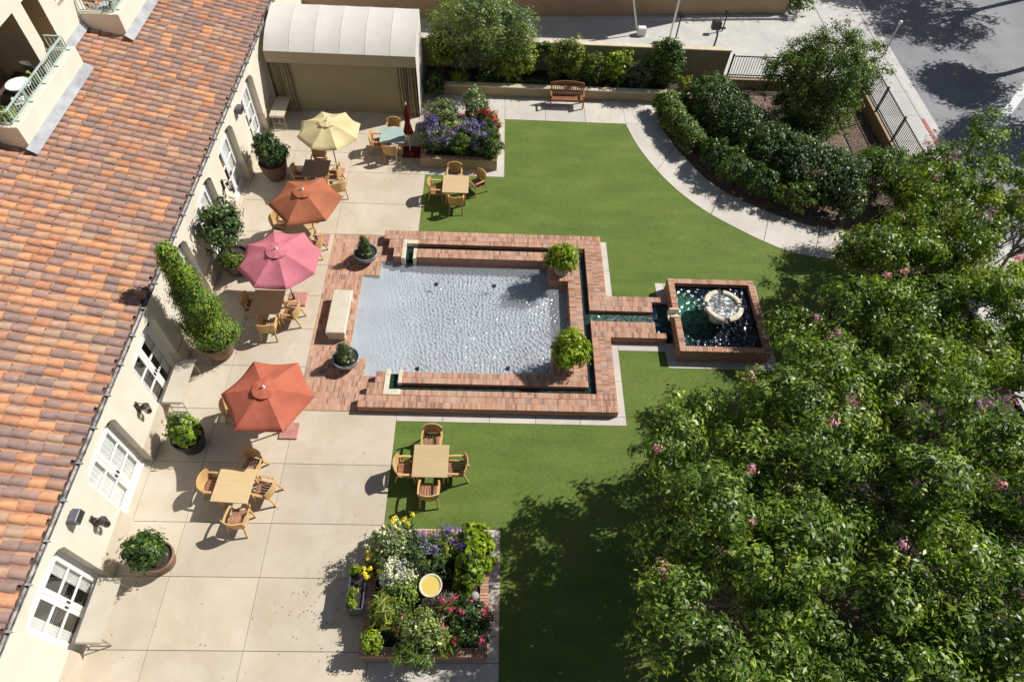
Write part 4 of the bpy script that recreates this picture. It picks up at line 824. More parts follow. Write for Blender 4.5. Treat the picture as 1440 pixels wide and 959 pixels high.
setup('A', -6.95, 7.18, R(-3), 'square light wood table without umbrella on the concrete patio', [(-6.62, 8.25, 'far', -105), (-7.95, 7.33, 'wall', -8), (-5.83, 7.12, 'pool', 168), (-6.76, 5.98, 'near', 82)], 'the open patio table without umbrella')
setup('B', -1.6, 8.02, 0, 'square light wood table on the lawn just below the pool', [(-1.63, 9.17, 'far', -90), (-2.67, 7.9, 'wall', 0), (-0.5, 7.95, 'tree', 180), (-1.6, 6.86, 'near', 90)], 'the lawn table below the pool')
setup('C', -6.75, 9.75, R(4), 'square light wood table hidden under the red hexagonal umbrella', [(-7.98, 9.72, 'wall', 0), (-6.7, 10.9, 'far', -92)], 'the table under the red umbrella')
setup('D', -7.44, 13.64, 0, 'square light wood table beside the pink umbrella', [(-8.36, 13.72, 'wall', 0), (-7.3, 12.5, 'near', 92), (-6.32, 13.4, 'pool', 172)], 'the table by the pink umbrella')
setup('E', -7.0, 17.1, 0, 'square light wood table hidden under the orange umbrella', [(-8.2, 17.6, 'wall', -12), (-6.1, 16.5, 'pool', 170), (-6.9, 18.2, 'far', -90)], 'the table under the orange umbrella')
setup('F', -7.01, 20.38, 0, 'square brown-topped table in front of the yellow umbrella', [(-7.05, 21.5, 'far', -90), (-8.0, 20.25, 'wall', 3), (-6.02, 20.42, 'pool', 180), (-5.95, 19.35, 'near', 115)], 'the brown table by the yellow umbrella', 'table_brown')
setup('G', -4.24, 22.63, 0, 'square glass-topped table beside the closed maroon umbrella', [(-4.3, 23.68, 'far', -90), (-5.28, 22.5, 'wall', 0), (-4.3, 21.65, 'near', 88)], 'the glass-topped table', 'glass_green')
setup('H', -1.49, 19.75, 0, 'square light wood table on the lawn above the pool', [(-1.58, 20.93, 'far', -90), (-2.62, 19.75, 'wall', 0), (-0.38, 20.45, 'tree', -142), (-1.45, 18.78, 'near', 90)], 'the lawn table above the pool')
# umbrellas
def umbrella(x, y, n, r, zr, za, mat, rot, lb, pad, vent=True, tilt=0.0):
    e = empty('patio_umbrella', (x, y, 0), 0, lb, 'umbrella')
    mb = MB(); mb.tube((0, 0, 0), (0, 0, za), 0.024, 0.024, 10); mb.build('pole', 'bark_pale', e)
    mb = MB(); mb.lathe([(0.012, 0.12), (0.03, 0.09), (0.03, 0.03), (0.05, 0.0)], 10, (0, 0, za)); mb.build('finial', 'white_paint', e, smooth=True)
    px, py, ps = pad; mb = MB(); mb.bevbox(px - ps, px + ps, py - ps, py + ps, 0.0, 0.06, 0.01); mb.build('base_plate', 'pad_stone', e)
    mb = MB(); mb.tube((0, 0, 0.06), (0, 0, 0.36), 0.04, 0.035, 10); mb.build('base_sleeve', 'black_metal', e)
    m_ = 7; k_ = 6; dA = 2 * math.pi / n; mb = MB(); vs = []
    for i in range(m_ + 1):
        u = i / m_; rr = r * (0.17 + 0.83 * u)
        for j in range(k_ + 1):
            v = j / k_; a = (v - 0.5) * dA
            chord = math.cos(dA / 2) / math.cos(a)                      # straight edge between ribs
            rad = rr * (chord * (1 - 0.035 * math.sin(math.pi * v) * u)); z = za - 0.02 - (za - zr) * (0.13 + 0.87 * u ** 1.06) - 0.075 * math.sin(math.pi * v) * u + 0.02 * u * (1 - u)
            vs.append((rad * math.cos(a), rad * math.sin(a), z))
    rowv = k_ + 1; top = [(i * rowv + j, (i + 1) * rowv + j, (i + 1) * rowv + j + 1, i * rowv + j + 1) for i in range(m_) for j in range(k_)]
    N0 = len(vs); vs2 = vs + [(a, b_, c_ - 0.006) for a, b_, c_ in vs]
    fs = top + [tuple(N0 + q for q in reversed(f)) for f in top]
    # hanging hem
    hem0 = len(vs2); vs2 += [(vs[m_ * rowv + j][0] * 1.004, vs[m_ * rowv + j][1] * 1.004, vs[m_ * rowv + j][2] - 0.045) for j in range(rowv)]
    fs += [(m_ * rowv + j, hem0 + j, hem0 + j + 1, m_ * rowv + j + 1) for j in range(k_)]
    mb.add(vs2, fs); pm = mb.build('canopy_panel', mat, data_only=True); pm.polygons.foreach_set('use_smooth', [True] * len(pm.polygons))
    for i in range(n): inst('canopy_panel', pm, e, (0, 0, 0), (0, 0, rot + dA * (i + 0.5)))
    for i in range(n):
        a = rot + dA * i; mb = MB(); ca, sa = math.cos(a), math.sin(a)
        mb.path([(0.04 * ca, 0.04 * sa, za - 0.10), (r * 0.55 * ca, r * 0.55 * sa, za - 0.06 - (za - zr) * 0.55), (r * 0.99 * ca, r * 0.99 * sa, zr - 0.02)], 0.010, 5); mb.path([(0.035 * ca, 0.035 * sa, zr - 0.28), (r * 0.5 * ca, r * 0.5 * sa, za - 0.08 - (za - zr) * 0.5)], 0.008, 5); mb.build('rib', 'bark_pale', e)
    if vent:
        mb = MB(); rn = random.Random(int(x * 100)); rv = 0.26 * r; vs = [(0, 0, za + 0.015)]
        q = n * 4
        for ring in (0.5, 1.0):
            for j in range(q):
                a = rot + 2 * math.pi * j / q; ph = (j % 4) / 4.0; puff = 0.022 * math.sin(math.pi * ph) * ring
                vs.append((rv * ring * math.cos(a), rv * ring * math.sin(a), za + 0.012 - (za - zr) * 0.27 * ring * 0.80 + puff + rn.uniform(-0.012, 0.012) * ring))
        mb.add(vs, [(0, 1 + j, 1 + (j + 1) % q) for j in range(q)] + [(1 + j, 1 + q + j, 1 + q + (j + 1) % q, 1 + (j + 1) % q) for j in range(q)]); mb.build('vent_cap', mat, e, smooth=True)
    return e
umbrella(-6.36, 21.02, 8, 1.22, 2.10, 2.50, 'umbrella_yellow', R(22.5), 'open pale yellow octagonal umbrella beside the awning pavilion', (0, 0, 0.25))
umbrella(-6.52, 17.10, 6, 1.27, 2.12, 2.58, 'umbrella_orange', R(12), 'open burnt orange umbrella between the yellow and pink ones', (0.15, 0.12, 0.27))
umbrella(-6.84, 14.34, 8, 1.33, 2.12, 2.56, 'umbrella_pink', R(20), 'open pink octagonal umbrella beside the columnar potted tree', (0.12, 0.02, 0.3))
umbrella(-6.13, 9.26, 6, 1.28, 2.12, 2.52, 'umbrella_red', R(0), 'open coral red hexagonal umbrella nearest the bottom of the picture', (0.12, -0.02, 0.27))
e = empty('closed_umbrella', (-3.56, 22.5, 0), 0, 'closed maroon umbrella standing beside the glass-topped table', 'umbrella')
mb = MB(); mb.tube((0, 0, 0), (0, 0, 2.35), 0.022, 0.022, 8); mb.build('pole', 'white_metal', e)
mb = MB(); mb.lathe([(0.02, 2.28), (0.06, 2.1), (0.10, 1.7), (0.085, 1.45), (0.13, 1.2), (0.17, 0.98), (0.14, 0.94)], 40, fold=(8, 0.28)); mb.build('folded_canopy', 'umbrella_maroon', e, smooth=True)
mb = MB(); mb.bevbox(-0.32, 0.42, -0.4, 0.3, 0, 0.06, 0.01); mb.build('base_plate', 'umbrella_maroon', e); mb = MB(); mb.lathe([(0.0, 0.1), (0.03, 0.06), (0.03, 0)], 8, (0, 0, 2.3)); mb.build('finial', 'white_paint', e)
# wooden bench
e = empty('wooden_bench', (3.22, 26.2, 0), 0, 'reddish wooden slatted bench with arched back against the low wall', 'bench')
for k in range(5): mb = MB(); mb.bevbox(-0.74, 0.74, -0.26 + k * 0.094, -0.18 + k * 0.094, 0.41, 0.435, 0.005); mb.build('seat_slat', 'bench_wood', e)
for s in (-1, 1):
    mb = MB(); mb.bar((0.74 * s, -0.26, 0.62), (0.74 * s, -0.26, 0), 0.055, 0.055); mb.build('leg', 'bench_wood', e)
    mb = MB(); mb.bar((0.74 * s, 0.26, 0.92), (0.74 * s, 0.22, 0), 0.055, 0.055); mb.build('leg', 'bench_wood', e)
    mb = MB(); mb.bar((0.74 * s, -0.30, 0.635), (0.74 * s, 0.24, 0.655), 0.075, 0.03); mb.build('armrest', 'bench_wood', e)
mb = MB(); mb.bar((-0.74, -0.25, 0.375), (0.74, -0.25, 0.375), 0.03, 0.07); mb.bar((-0.74, 0.21, 0.375), (0.74, 0.21, 0.375), 0.03, 0.07); mb.build('seat_rail', 'bench_wood', e)
mb = MB(); N_ = 10
for k in range(N_):
    x0, x1 = -0.74 + 1.48 * k / N_, -0.74 + 1.48 * (k + 1) / N_; f = lambda x: 0.92 + 0.09 * (1 - (x / 0.74) ** 2)
    mb.bar((x0, 0.27, f(x0)), (x1, 0.27, f(x1)), 0.035, 0.10)
mb.build('top_rail', 'bench_wood', e); mb = MB(); mb.bar((-0.72, 0.24, 0.58), (0.72, 0.24, 0.58), 0.03, 0.06); mb.build('lower_rail', 'bench_wood', e)
mb = MB(); mb.bar((0, 0.242, 0.6), (0, 0.268, 0.94), 0.045, 0.012); bs_ = mb.build('back_slat', 'bench_wood', data_only=True)
for k in range(17): inst('back_slat', bs_, e, (-0.66 + k * 0.0825, 0, 0))
# stone bench at the pool
e = empty('stone_bench', (-5.11, 13.57, 0), 0, 'long cream stone bench on the brick terrace beside the pool', 'bench')
mb = MB(); mb.bevbox(-0.32, 0.32, -0.92, 0.92, 0.30, 0.45, 0.02); mb.build('seat', 'stone_bench', e)
for s in (-1, 1): mb = MB(); mb.bevbox(-0.28, 0.28, s * 0.8 - 0.1, s * 0.8 + 0.1, 0, 0.299, 0.01); mb.build('support', 'stone_bench', e)
# folding tables
def fold_table(x, y, L, W, rz, lb):
    e = empty('folding_table', (x, y, 0), rz, lb, 'table', 'folding tables along the wall')
    mb = MB(); n = 8; vs = []
    for (yy, zz) in ((-L / 2, 0.665), (-L / 2 + 0.01, 0.70), (-L / 2 + 0.04, 0.725), (0, 0.727), (L / 2 - 0.04, 0.725), (L / 2 - 0.01, 0.70), (L / 2, 0.665)):
        vs += [(-W / 2, yy, zz), (W / 2, yy, zz), (-W / 2, yy, zz - 0.03), (W / 2, yy, zz - 0.03)]
    fs = []
    for k in range(6): a = 4 * k; fs += [(a, a + 1, a + 5, a + 4), (a + 3, a + 2, a + 6, a + 7), (a + 1, a + 3, a + 7, a + 5), (a + 2, a, a + 4, a + 6)]
    fs += [(0, 2, 3, 1), (24, 25, 27, 26)]; mb.add(vs, fs); mb.build('table_top', 'folding_top', e)
    for s in (-1, 1):
        mb = MB(); yy = s * (L / 2 - 0.14); a = W / 2 - 0.06
        mb.path([(-a, yy, 0.7), (-a, yy + s * 0.05, 0.02), (a, yy + s * 0.05, 0.02), (a, yy, 0.7)], 0.014, 6); mb.path([(-a, yy + s * 0.03, 0.28), (a, yy + s * 0.03, 0.28)], 0.011, 6); mb.path([(0, yy + s * 0.03, 0.28), (0, s * 0.18, 0.68)], 0.010, 6); mb.build('leg_frame', 'steel_tube', e)
fold_table(-9.42, 3.9, 1.56, 0.58, 0, 'cream folding table against the wall at the lower left french door')
fold_table(-9.42, 10.52, 1.58, 0.56, 0, 'cream folding table against the wall below the columnar tree')
fold_table(-9.22, 24.3, 1.42, 0.62, 0, 'cream folding table standing next to the awning pavilion curtain')
# wall lanterns, speakers
def lantern(y, z, lb):
    e = empty('wall_lantern', (WX + 0.03, y, z), 0, lb, 'lantern', 'lanterns on the wall')
    mb = MB(); mb.bevbox(-0.03, 0.0, -0.07, 0.07, -0.2, 0.22, 0.005); mb.build('back_plate', 'dark_bronze', e)
    mb = MB(); mb.path([(0, 0, 0.12), (0.1, 0, 0.24), (0.2, 0, 0.2), (0.2, 0, 0.12)], 0.013, 6); mb.build('arm', 'dark_bronze', e)
    mb = MB(); mb.lathe([(0.0, 0.16), (0.05, 0.13), (0.13, 0.07), (0.12, 0.06)], 6, (0.2, 0, 0)); mb.build('lantern_hood', 'dark_bronze', e)
    mb = MB()
    for k in range(6): a = R(60 * k); mb.bar((0.2 + 0.11 * math.cos(a), 0.11 * math.sin(a), 0.06), (0.2 + 0.075 * math.cos(a), 0.075 * math.sin(a), -0.2), 0.012, 0.012)
    mb.lathe([(0.085, -0.2), (0.085, -0.23), (0.0, -0.25)], 6, (0.2, 0, 0)); mb.build('cage', 'dark_bronze', e)
    mb = MB(); mb.lathe([(0.1, 0.06), (0.07, -0.2)], 6, (0.2, 0, 0)); mb.build('glass', 'glass', e)
lantern(9.0, 1.72, 'dark iron wall lantern between the second and third french doors from the bottom')
lantern(5.75, 1.72, 'dark iron wall lantern between the two lowest french doors')
lantern(18.15, 1.72, 'dark iron wall lantern between the far arches behind the orange umbrella')
def spk(y, z, lb):
    e = empty('wall_speaker', (WX + 0.02, y, z), 0, lb, 'speaker', 'speakers under the eave')
    mb = MB(); mb.bevbox(0.03, 0.23, -0.16, 0.16, -0.12, 0.12, 0.02); mb.build('cabinet', 'zinc_box', e); mb = MB(); mb.box(0.0, 0.03, -0.03, 0.03, -0.08, 0.08); mb.build('bracket', 'black_metal', e); mb = MB(); mb.box(0.231, 0.24, -0.13, 0.13, -0.09, 0.09); mb.build('grille', 'black_metal', e)
spk(5.5, 2.72, 'dark grey speaker box under the gutter near the lower left lantern'); spk(21.2, 2.72, 'dark grey speaker box under the gutter near the awning pavilion')
# ================================================================ PLANTERS
def planter(nm, x0, x1, y0, y1, zt, lb, mat='brick_side'):
    e = empty(nm, ((x0 + x1) / 2, (y0 + y1) / 2, 0), 0, lb, 'planter', 'brick flower planters'); t = 0.225
    rr = [(x0, x1, y0, y0 + t, zt, 'y'), (x0, x1, y1 - t, y1, zt, 'y'), (x0, x0 + t, y0 + t, y1 - t, zt, 'x'), (x1 - t, x1, y0 + t, y1 - t, zt, 'x')]
    mb = MB()
    for (a, b_, c_, d, z, al) in rr: mb.box(a + 0.003, b_ - 0.003, c_ + 0.003, d - 0.003, 0, zt - 0.015)
    mb.build('planter_wall', mat, e, world=True); brick_rects('coping_bricks', rr, e)
    mb = MB(); mb.box(x0 + t, x1 - t, y0 + t, y1 - t, 0, zt - 0.08); mb.build('soil', 'soil', e, world=True)
planter('brick_planter', -3.0, 0.14, 2.94, 6.1, 0.5, 'square brick planter full of flowers at the bottom of the picture')
planter('brick_planter', -3.03, 0.11, 21.5, 24.62, 0.5, 'square brick planter full of purple flowers beside the awning pavilion', 'stucco_tan')
def birdbath(x, y, lb):
    e = empty('bird_bath', (x, y, 0.4), 0, lb, 'bird bath', 'bird baths in the planters')
    mb = MB(); mb.lathe([(0.16, 0), (0.16, 0.05), (0.08, 0.1), (0.07, 0.4), (0.11, 0.46)], 16); mb.build('pedestal', 'cast_stone', e, smooth=True)
    mb = MB(); mb.lathe([(0.1, 0.45), (0.26, 0.53), (0.295, 0.6), (0.285, 0.615), (0.25, 0.60), (0.22, 0.55), (0.0, 0.53)], 28); mb.build('bowl', 'cast_stone', e, smooth=True)
    mb = MB(); mb.lathe([(0.24, 0.575), (0.0, 0.5751)], 24); mb.build('water', 'birdbath_water', e)
birdbath(-1.33, 4.5, 'cream bird bath with yellowish water in the lower flower planter'); birdbath(-1.46, 23.2, 'cream bird bath in the purple flower planter by the pavilion')
SEED = [100]
def plant(nm, x, y, z0, rx, ry, rz, mat, lb, cat='plant', n=60, nl=22, L=0.08, asp=0.55, cr=0.11, fl=None, grp=None, zmin=-0.3, hollow=0.45, stem=True, amp=0.25, up=0.5):
    SEED[0] += 1; rng = np.random.default_rng(SEED[0]); e = empty(nm, (x, y, z0), 0, lb, cat, grp)
    if z0 == 0.38: zmin, hollow = -0.9, 0.3
    if z0 == Zp: rx, ry, rz, n, zmin = rx * 1.28, ry * 1.28, rz * 1.3, int(n * 1.9), -0.7
    P, N, cc = crown_pts(rng, (0, 0, rz * 0.75), (rx, ry, rz), n, nl, cr, hollow=hollow, zmin=zmin, amp=amp, up=up); P[:, 2] = np.maximum(P[:, 2], 0.01)
    leaf_obj('foliage', P, N, L, asp, mat, e, rng)
    if stem:
        mb = MB()
        for k in rng.choice(len(cc), min(7, len(cc)), replace=False): mb.tube((rng.normal() * 0.03, rng.normal() * 0.03, 0), tuple(cc[k]), 0.014, 0.006, 5)
        mb.build('stems', 'bark', e, kind='stuff')
    if fl:
        fm, cnt, fr, per, fL = fl; top = cc[(cc[:, 2] > rz * 0.55)]
        top = top if len(top) > 3 else cc
        for k in range(cnt):
            c0 = top[rng.integers(len(top))] * np.array([1, 1, 1]) + np.array([0, 0, cr * 0.75 + 0.04]); c0 = c0 + rng.normal(size=3) * 0.03
            g = rng.normal(size=(per, 3)); g[:, 2] *= 0.6; leaf_obj('flower', c0 + g * fr * 0.5, g + np.array([0, 0, 0.6]), fL, 0.85, fm, e, rng)
    return e
def blades(nm, x, y, z0, r, h, n, mat, lb, cat='plant', width=0.03, fl=None):
    SEED[0] += 1; rng = np.random.default_rng(SEED[0]); e = empty(nm, (x, y, z0), 0, lb, cat); mb = MB()
    for k in range(n):
        a = rng.uniform(0, 2 * math.pi); l = rng.uniform(0.6, 1.2); ca, sa = math.cos(a), math.sin(a); prev = None; px, py = -sa, ca; vs = []
        el = rng.uniform(0.35, 1.0)
        for i in range(5):
            t = i / 4; rr = 0.04 + r * l * t * (0.45 + 0.55 * el); zz = h * l * (1.6 * t - 1.15 * t * t * el - 0.1 * t); ww = width * (1 - t) ** 0.6 + 0.002
            vs += [(rr * ca + px * ww, rr * sa + py * ww, max(0.0, zz)), (rr * ca - px * ww, rr * sa - py * ww, max(0.0, zz))]
        mb.add(vs, [(2 * i, 2 * i + 1, 2 * i + 3, 2 * i + 2) for i in range(4)])
    mb.build('leaf_blades', mat, e, smooth=True, kind='stuff')
    if fl:
        fm, cnt, hh = fl; st = MB()
        for k in range(cnt):
            a = rng.uniform(0, 6.28); q = rng.uniform(0.2, 1.0) * r; p = np.array([q * math.cos(a), q * math.sin(a), hh * rng.uniform(0.85, 1.1)]); st.tube((0, 0, 0), tuple(p), 0.007, 0.005, 5)
            sz = 0.075 if fm == 'petal_violet' else 0.035; g = rng.normal(size=(42, 3)); leaf_obj('flower', p + g * sz, g + np.array([0, 0, 0.4]), 0.05, 0.6, fm, e, rng)
        st.build('flower_stalks', 'leaf_mid', e, kind='stuff')
    return e
Zp = 0.42
# lower planter
plant('white_flower_shrub', -2.35, 5.55, Zp, 0.62, 0.45, 0.5, 'leaf_grey', 'green shrub with small white blooms at the far left corner of the lower planter', 'shrub', 90, 22, 0.075, fl=('petal_white', 45, 0.06, 12, 0.045))
blades('yellow_daylily', -2.1, 6.0, Zp, 0.35, 0.5, 40, 'leaf_mid', 'yellow flowering clump at the far edge of the lower planter', 'flowers', fl=('petal_yellow', 8, 0.75))
blades('yellow_kangaroo_paw', -2.8, 5.05, Zp, 0.4, 0.45, 36, 'leaf_mid', 'yellow flowers leaning over the left edge of the lower planter', 'flowers', fl=('petal_yellow', 9, 0.62))
plant('silver_foliage_plant', -2.25, 4.75, Zp, 0.40, 0.36, 0.42, 'leaf_silver', 'white-silver foliage plant on the left of the lower planter', n=70, nl=20, L=0.085, asp=0.4)
plant('grey_green_shrub', -1.55, 5.35, Zp, 0.52, 0.45, 0.45, 'leaf_bluegreen', 'grey-green shrub behind the bird bath in the lower planter', 'shrub', 80, 22, 0.07, fl=('petal_purple', 12, 0.14, 34, 0.05))
plant('yellow_flowering_plant', -1.0, 5.55, Zp, 0.36, 0.36, 0.42, 'leaf_yellowgreen', 'yellowish green plant between the purple blooms of the lower planter', n=50, nl=20, L=0.08)
blades('agapanthus', -0.72, 5.65, Zp, 0.5, 0.5, 60, 'leaf_mid', 'blue-violet flower heads at the far right of the lower planter', 'flowers', fl=('petal_violet', 11, 0.85))
plant('lime_leaf_shrub', -0.28, 5.35, Zp, 0.48, 0.55, 0.5, 'leaf_lime', 'bright lime green leafy shrub at the right of the lower planter', 'shrub', 80, 20, 0.13, 0.75)
plant('lime_leaf_shrub', -0.45, 4.75, Zp, 0.35, 0.3, 0.35, 'leaf_lime', 'small lime green plant just above the grey stone ball', 'shrub', 40, 18, 0.11, 0.75)
plant('heather_plant', -1.0, 4.1, Zp, 0.36, 0.28, 0.3, 'leaf_heather', 'greyish mauve heather beside the bird bath of the lower planter', n=60, nl=22, L=0.05, asp=0.3)
plant('mid_green_shrub', -2.0, 4.35, Zp, 0.36, 0.36, 0.36, 'leaf_mid', 'mid green leafy shrub left of the bird bath in the lower planter', 'shrub', 80, 22, 0.08)
plant('strap_leaf_clump', -2.42, 4.0, Zp, 0.36, 0.36, 0.34, 'leaf_yellowgreen', 'large clump of arching strap leaves at the left of the lower planter', n=60, nl=9, L=0.30, asp=0.12, cr=0.15, stem=False, up=0.9)
plant('rust_flower_plant', -2.0, 3.65, Zp, 0.22, 0.3, 0.36, 'leaf_mid', 'plant with dusty red flower heads beside the arching strap leaves', n=40, nl=18, L=0.07, fl=('petal_rust', 8, 0.09, 18, 0.045))
plant('white_rose_bush', -1.35, 3.5, Zp, 0.55, 0.38, 0.45, 'leaf_airy', 'pale green bush with white dots in the middle front of the lower planter', 'shrub', 110, 22, 0.075, fl=('petal_white', 16, 0.05, 9, 0.045))
plant('strap_leaf_clump', -1.62, 3.02, Zp, 0.34, 0.3, 0.3, 'leaf_mid', 'dark strap-leaved clump hanging over the front of the lower planter', n=50, nl=9, L=0.26, asp=0.12, cr=0.15, stem=False, up=0.9)
plant('strap_leaf_clump', -0.85, 3.3, Zp, 0.26, 0.24, 0.28, 'leaf_yellowgreen', 'small strap-leaved clump at the front middle of the lower planter', n=34, nl=9, L=0.22, asp=0.14, cr=0.13, stem=False, up=0.9)
plant('magenta_rose_bush', -0.42, 3.72, Zp, 0.6, 0.5, 0.5, 'leaf_dark', 'dark bush with magenta roses at the right front of the lower planter', 'shrub', 100, 20, 0.075, fl=('petal_magenta', 26, 0.085, 20, 0.055))
plant('small_lime_plant', -2.68, 3.2, Zp, 0.22, 0.22, 0.28, 'leaf_lime', 'small lime plant in the near left corner of the lower planter', n=30, nl=16, L=0.09)
plant('low_green_plant', -1.35, 4.95, Zp, 0.55, 0.28, 0.25, 'leaf_dark', 'low dark ground plant just behind the lower bird bath', n=50, nl=20, L=0.06)
e = empty('stone_ball', (-0.22, 4.36, 0.42), 0, 'pale grey glazed ball at the right edge of the lower planter', 'ornament')
mb = MB(); mb.lathe([(0.0, 0.26), (0.07, 0.245), (0.115, 0.19), (0.13, 0.13), (0.115, 0.07), (0.07, 0.02), (0, 0.0)], 18); mb.build('ball', 'grey_stone_pot', e, smooth=True); mb = MB(); mb.lathe([(0.09, 0.0), (0.09, 0.03), (0.05, 0.04)], 12); mb.build('stand', 'dark_pot', e)
e = empty('trough_planter', (-3.22, 4.52, 0), 0, 'dark blue-grey box trough standing against the lower planter', 'planter')
mb = MB(); x0, x1, y0, y1, zt = -0.21, 0.21, -0.55, 0.55, 0.72
for (a, b_, c_, d) in ((x0, x0 + 0.03, y0, y1), (x1 - 0.03, x1, y0, y1), (x0 + 0.03, x1 - 0.03, y0, y0 + 0.03), (x0 + 0.03, x1 - 0.03, y1 - 0.03, y1)): mb.box(a, b_, c_, d, 0, zt)
mb.build('box', 'zinc_box', e); mb = MB(); mb.box(x0 + 0.03, x1 - 0.03, y0 + 0.03, y1 - 0.03, 0, zt - 0.06); mb.build('soil', 'soil', e)
for k, (dy, mt) in enumerate(((-0.42, 'leaf_lime'), (-0.12, 'leaf_yellowgreen'), (0.4, 'leaf_lime'))): plant('trough_plant', -3.28, 4.52 + dy, 0.66, 0.13, 0.14, 0.12, mt, ('lime lettuce-like plant at the near end of the box trough', 'yellow-green plant in the middle of the box trough', 'lime plant at the far end of the box trough')[k], n=14, nl=14, L=0.09, cr=0.06, stem=False)
# upper planter
plant('variegated_shrub', -2.25, 23.75, Zp, 0.62, 0.55, 0.62, 'leaf_grey', 'round variegated cream-green shrub at the left of the purple planter', 'shrub', 100, 22, 0.085)
plant('white_lily_shrub', -0.85, 24.2, Zp, 0.5, 0.45, 0.7, 'leaf_airy', 'tall shrub with white blooms at the back of the purple planter', 'shrub', 80, 22, 0.085, fl=('petal_white', 26, 0.06, 10, 0.05))
plant('red_hydrangea', -0.35, 23.35, Zp, 0.5, 0.45, 0.6, 'leaf_mid', 'bush with big crimson flower heads at the right of the purple planter', 'flowers', 60, 20, 0.09, fl=('petal_crimson', 12, 0.2, 60, 0.07))
plant('violet_flowers', -2.75, 22.75, Zp, 0.38, 0.42, 0.5, 'leaf_bluegreen', 'deep violet flowers at the left edge of the purple planter', 'flowers', 60, 20, 0.07, fl=('petal_violet', 32, 0.15, 34, 0.055))
plant('purple_flowers', -2.35, 22.1, Zp, 0.6, 0.38, 0.5, 'leaf_bluegreen', 'purple flowers at the near left corner of the purple planter', 'flowers', 80, 20, 0.07, fl=('petal_purple', 40, 0.15, 34, 0.055))
plant('purple_flowers', -1.1, 22.6, Zp, 0.75, 0.42, 0.55, 'leaf_bluegreen', 'purple flower mass in front of the bird bath in the purple planter', 'flowers', 100, 20, 0.07, fl=('petal_purple', 62, 0.15, 34, 0.055))
plant('purple_flowers', -0.6, 21.95, Zp, 0.4, 0.3, 0.45, 'leaf_bluegreen', 'purple flowers spilling at the near middle of the purple planter', 'flowers', 60, 20, 0.07, fl=('petal_purple', 24, 0.15, 34, 0.055))
plant('yellow_green_plant', -2.0, 22.6, Zp, 0.35, 0.3, 0.5, 'leaf_yellowgreen', 'yellow-green leaves between the purple flowers, left of the bird bath', n=40, nl=20, L=0.1)
plant('green_fern', -1.35, 21.95, Zp, 0.42, 0.32, 0.42, 'leaf_mid', 'mid green leafy plant at the near middle of the purple planter', n=60, nl=20, L=0.1, asp=0.4)
plant('green_juniper', -0.2, 22.0, Zp, 0.42, 0.45, 0.5, 'leaf_mid', 'spiky green bush at the near right corner of the purple planter', 'shrub', 80, 20, 0.12, 0.28)
plant('dark_leaf_plant', -0.2, 22.75, Zp, 0.3, 0.3, 0.45, 'leaf_dark', 'dark glossy plant under the crimson flower heads', n=40, nl=20, L=0.1)
# ================================================================ POTS
def pot(nm, x, y, prof, mat, lb, z=0.0, cat='pot', seg=28):
    e = empty(nm, (x, y, z), 0, lb, cat); mb = MB(); mb.lathe(prof, seg); mb.build('pot_body', mat, e, smooth=True)
    r = prof[-1][0]; zt = prof[-1][1]; mb = MB(); mb.lathe([(r, zt), (0.0, zt + 0.001)], 20); mb.build('soil', 'soil', e); return e
BOWL = [(0.14, 0), (0.22, 0.03), (0.37, 0.2), (0.42, 0.36), (0.435, 0.40), (0.42, 0.42), (0.39, 0.40), (0.37, 0.36)]
TERR = [(0.33, 0), (0.34, 0.02), (0.42, 0.42), (0.46, 0.48), (0.47, 0.60), (0.45, 0.62), (0.42, 0.60), (0.40, 0.54)]
BIG = [(0.30, 0), (0.38, 0.12), (0.50, 0.45), (0.53, 0.66), (0.55, 0.74), (0.53, 0.77), (0.49, 0.75), (0.47, 0.68)]
pot('glazed_bowl', -4.58, 16.32, BOWL, 'blue_glaze', 'blue-grey glazed bowl planter at the far end of the brick terrace')
pot('glazed_bowl', -4.62, 11.72, BOWL, 'blue_glaze', 'blue-grey glazed bowl planter at the near end of the brick terrace')
def topiary(x, y, z, h, r, mat, lb, n=70, nl=26, L=0.06, lean=0.0, cat='topiary', cr=0.08, bumps=0.0, two=False):
    SEED[0] += 1; rng = np.random.default_rng(SEED[0]); e = empty('conical_shrub', (x, y, z), 0, lb, cat)
    t = rng.uniform(0, 1, n) ** 0.8; a = rng.uniform(0, 2 * math.pi, n); rr = r * (1 - t) ** (0.95 if h > 2 else 0.75) * (0.75 + 0.25 * rng.uniform(0, 1, n)) * (1 + bumps * np.sin(t * 19 + a)) + 0.02
    cc = np.stack([rr * np.cos(a), rr * np.sin(a), 0.04 + t * h], axis=1)
    idx = np.repeat(np.arange(n), nl); g = rng.normal(size=(len(idx), 3)); P = cc[idx] + g * cr * 0.6; out = np.stack([np.cos(a), np.sin(a), 0.5 + 0 * a], axis=1)[idx]
    P[:, 2] = np.maximum(P[:, 2], 0.01); leaf_obj('foliage', P, g * 0.6 + out, L, 0.5, mat, e, rng)
    mb = MB(); mb.tube((0, 0, 0), (0, 0, h * 0.85), 0.05 if h > 2 else 0.02, 0.01, 7); mb.build('trunk', 'bark', e); return e
topiary(-4.6, 16.36, 0.37, 0.72, 0.26, 'leaf_dark', 'small dark cone topiary in the far blue-grey bowl', 90, 30, 0.05, cr=0.07)
topiary(-4.65, 11.76, 0.37, 0.66, 0.27, 'leaf_bluegreen', 'small dark cone topiary in the near blue-grey bowl', 90, 30, 0.05, cr=0.07)
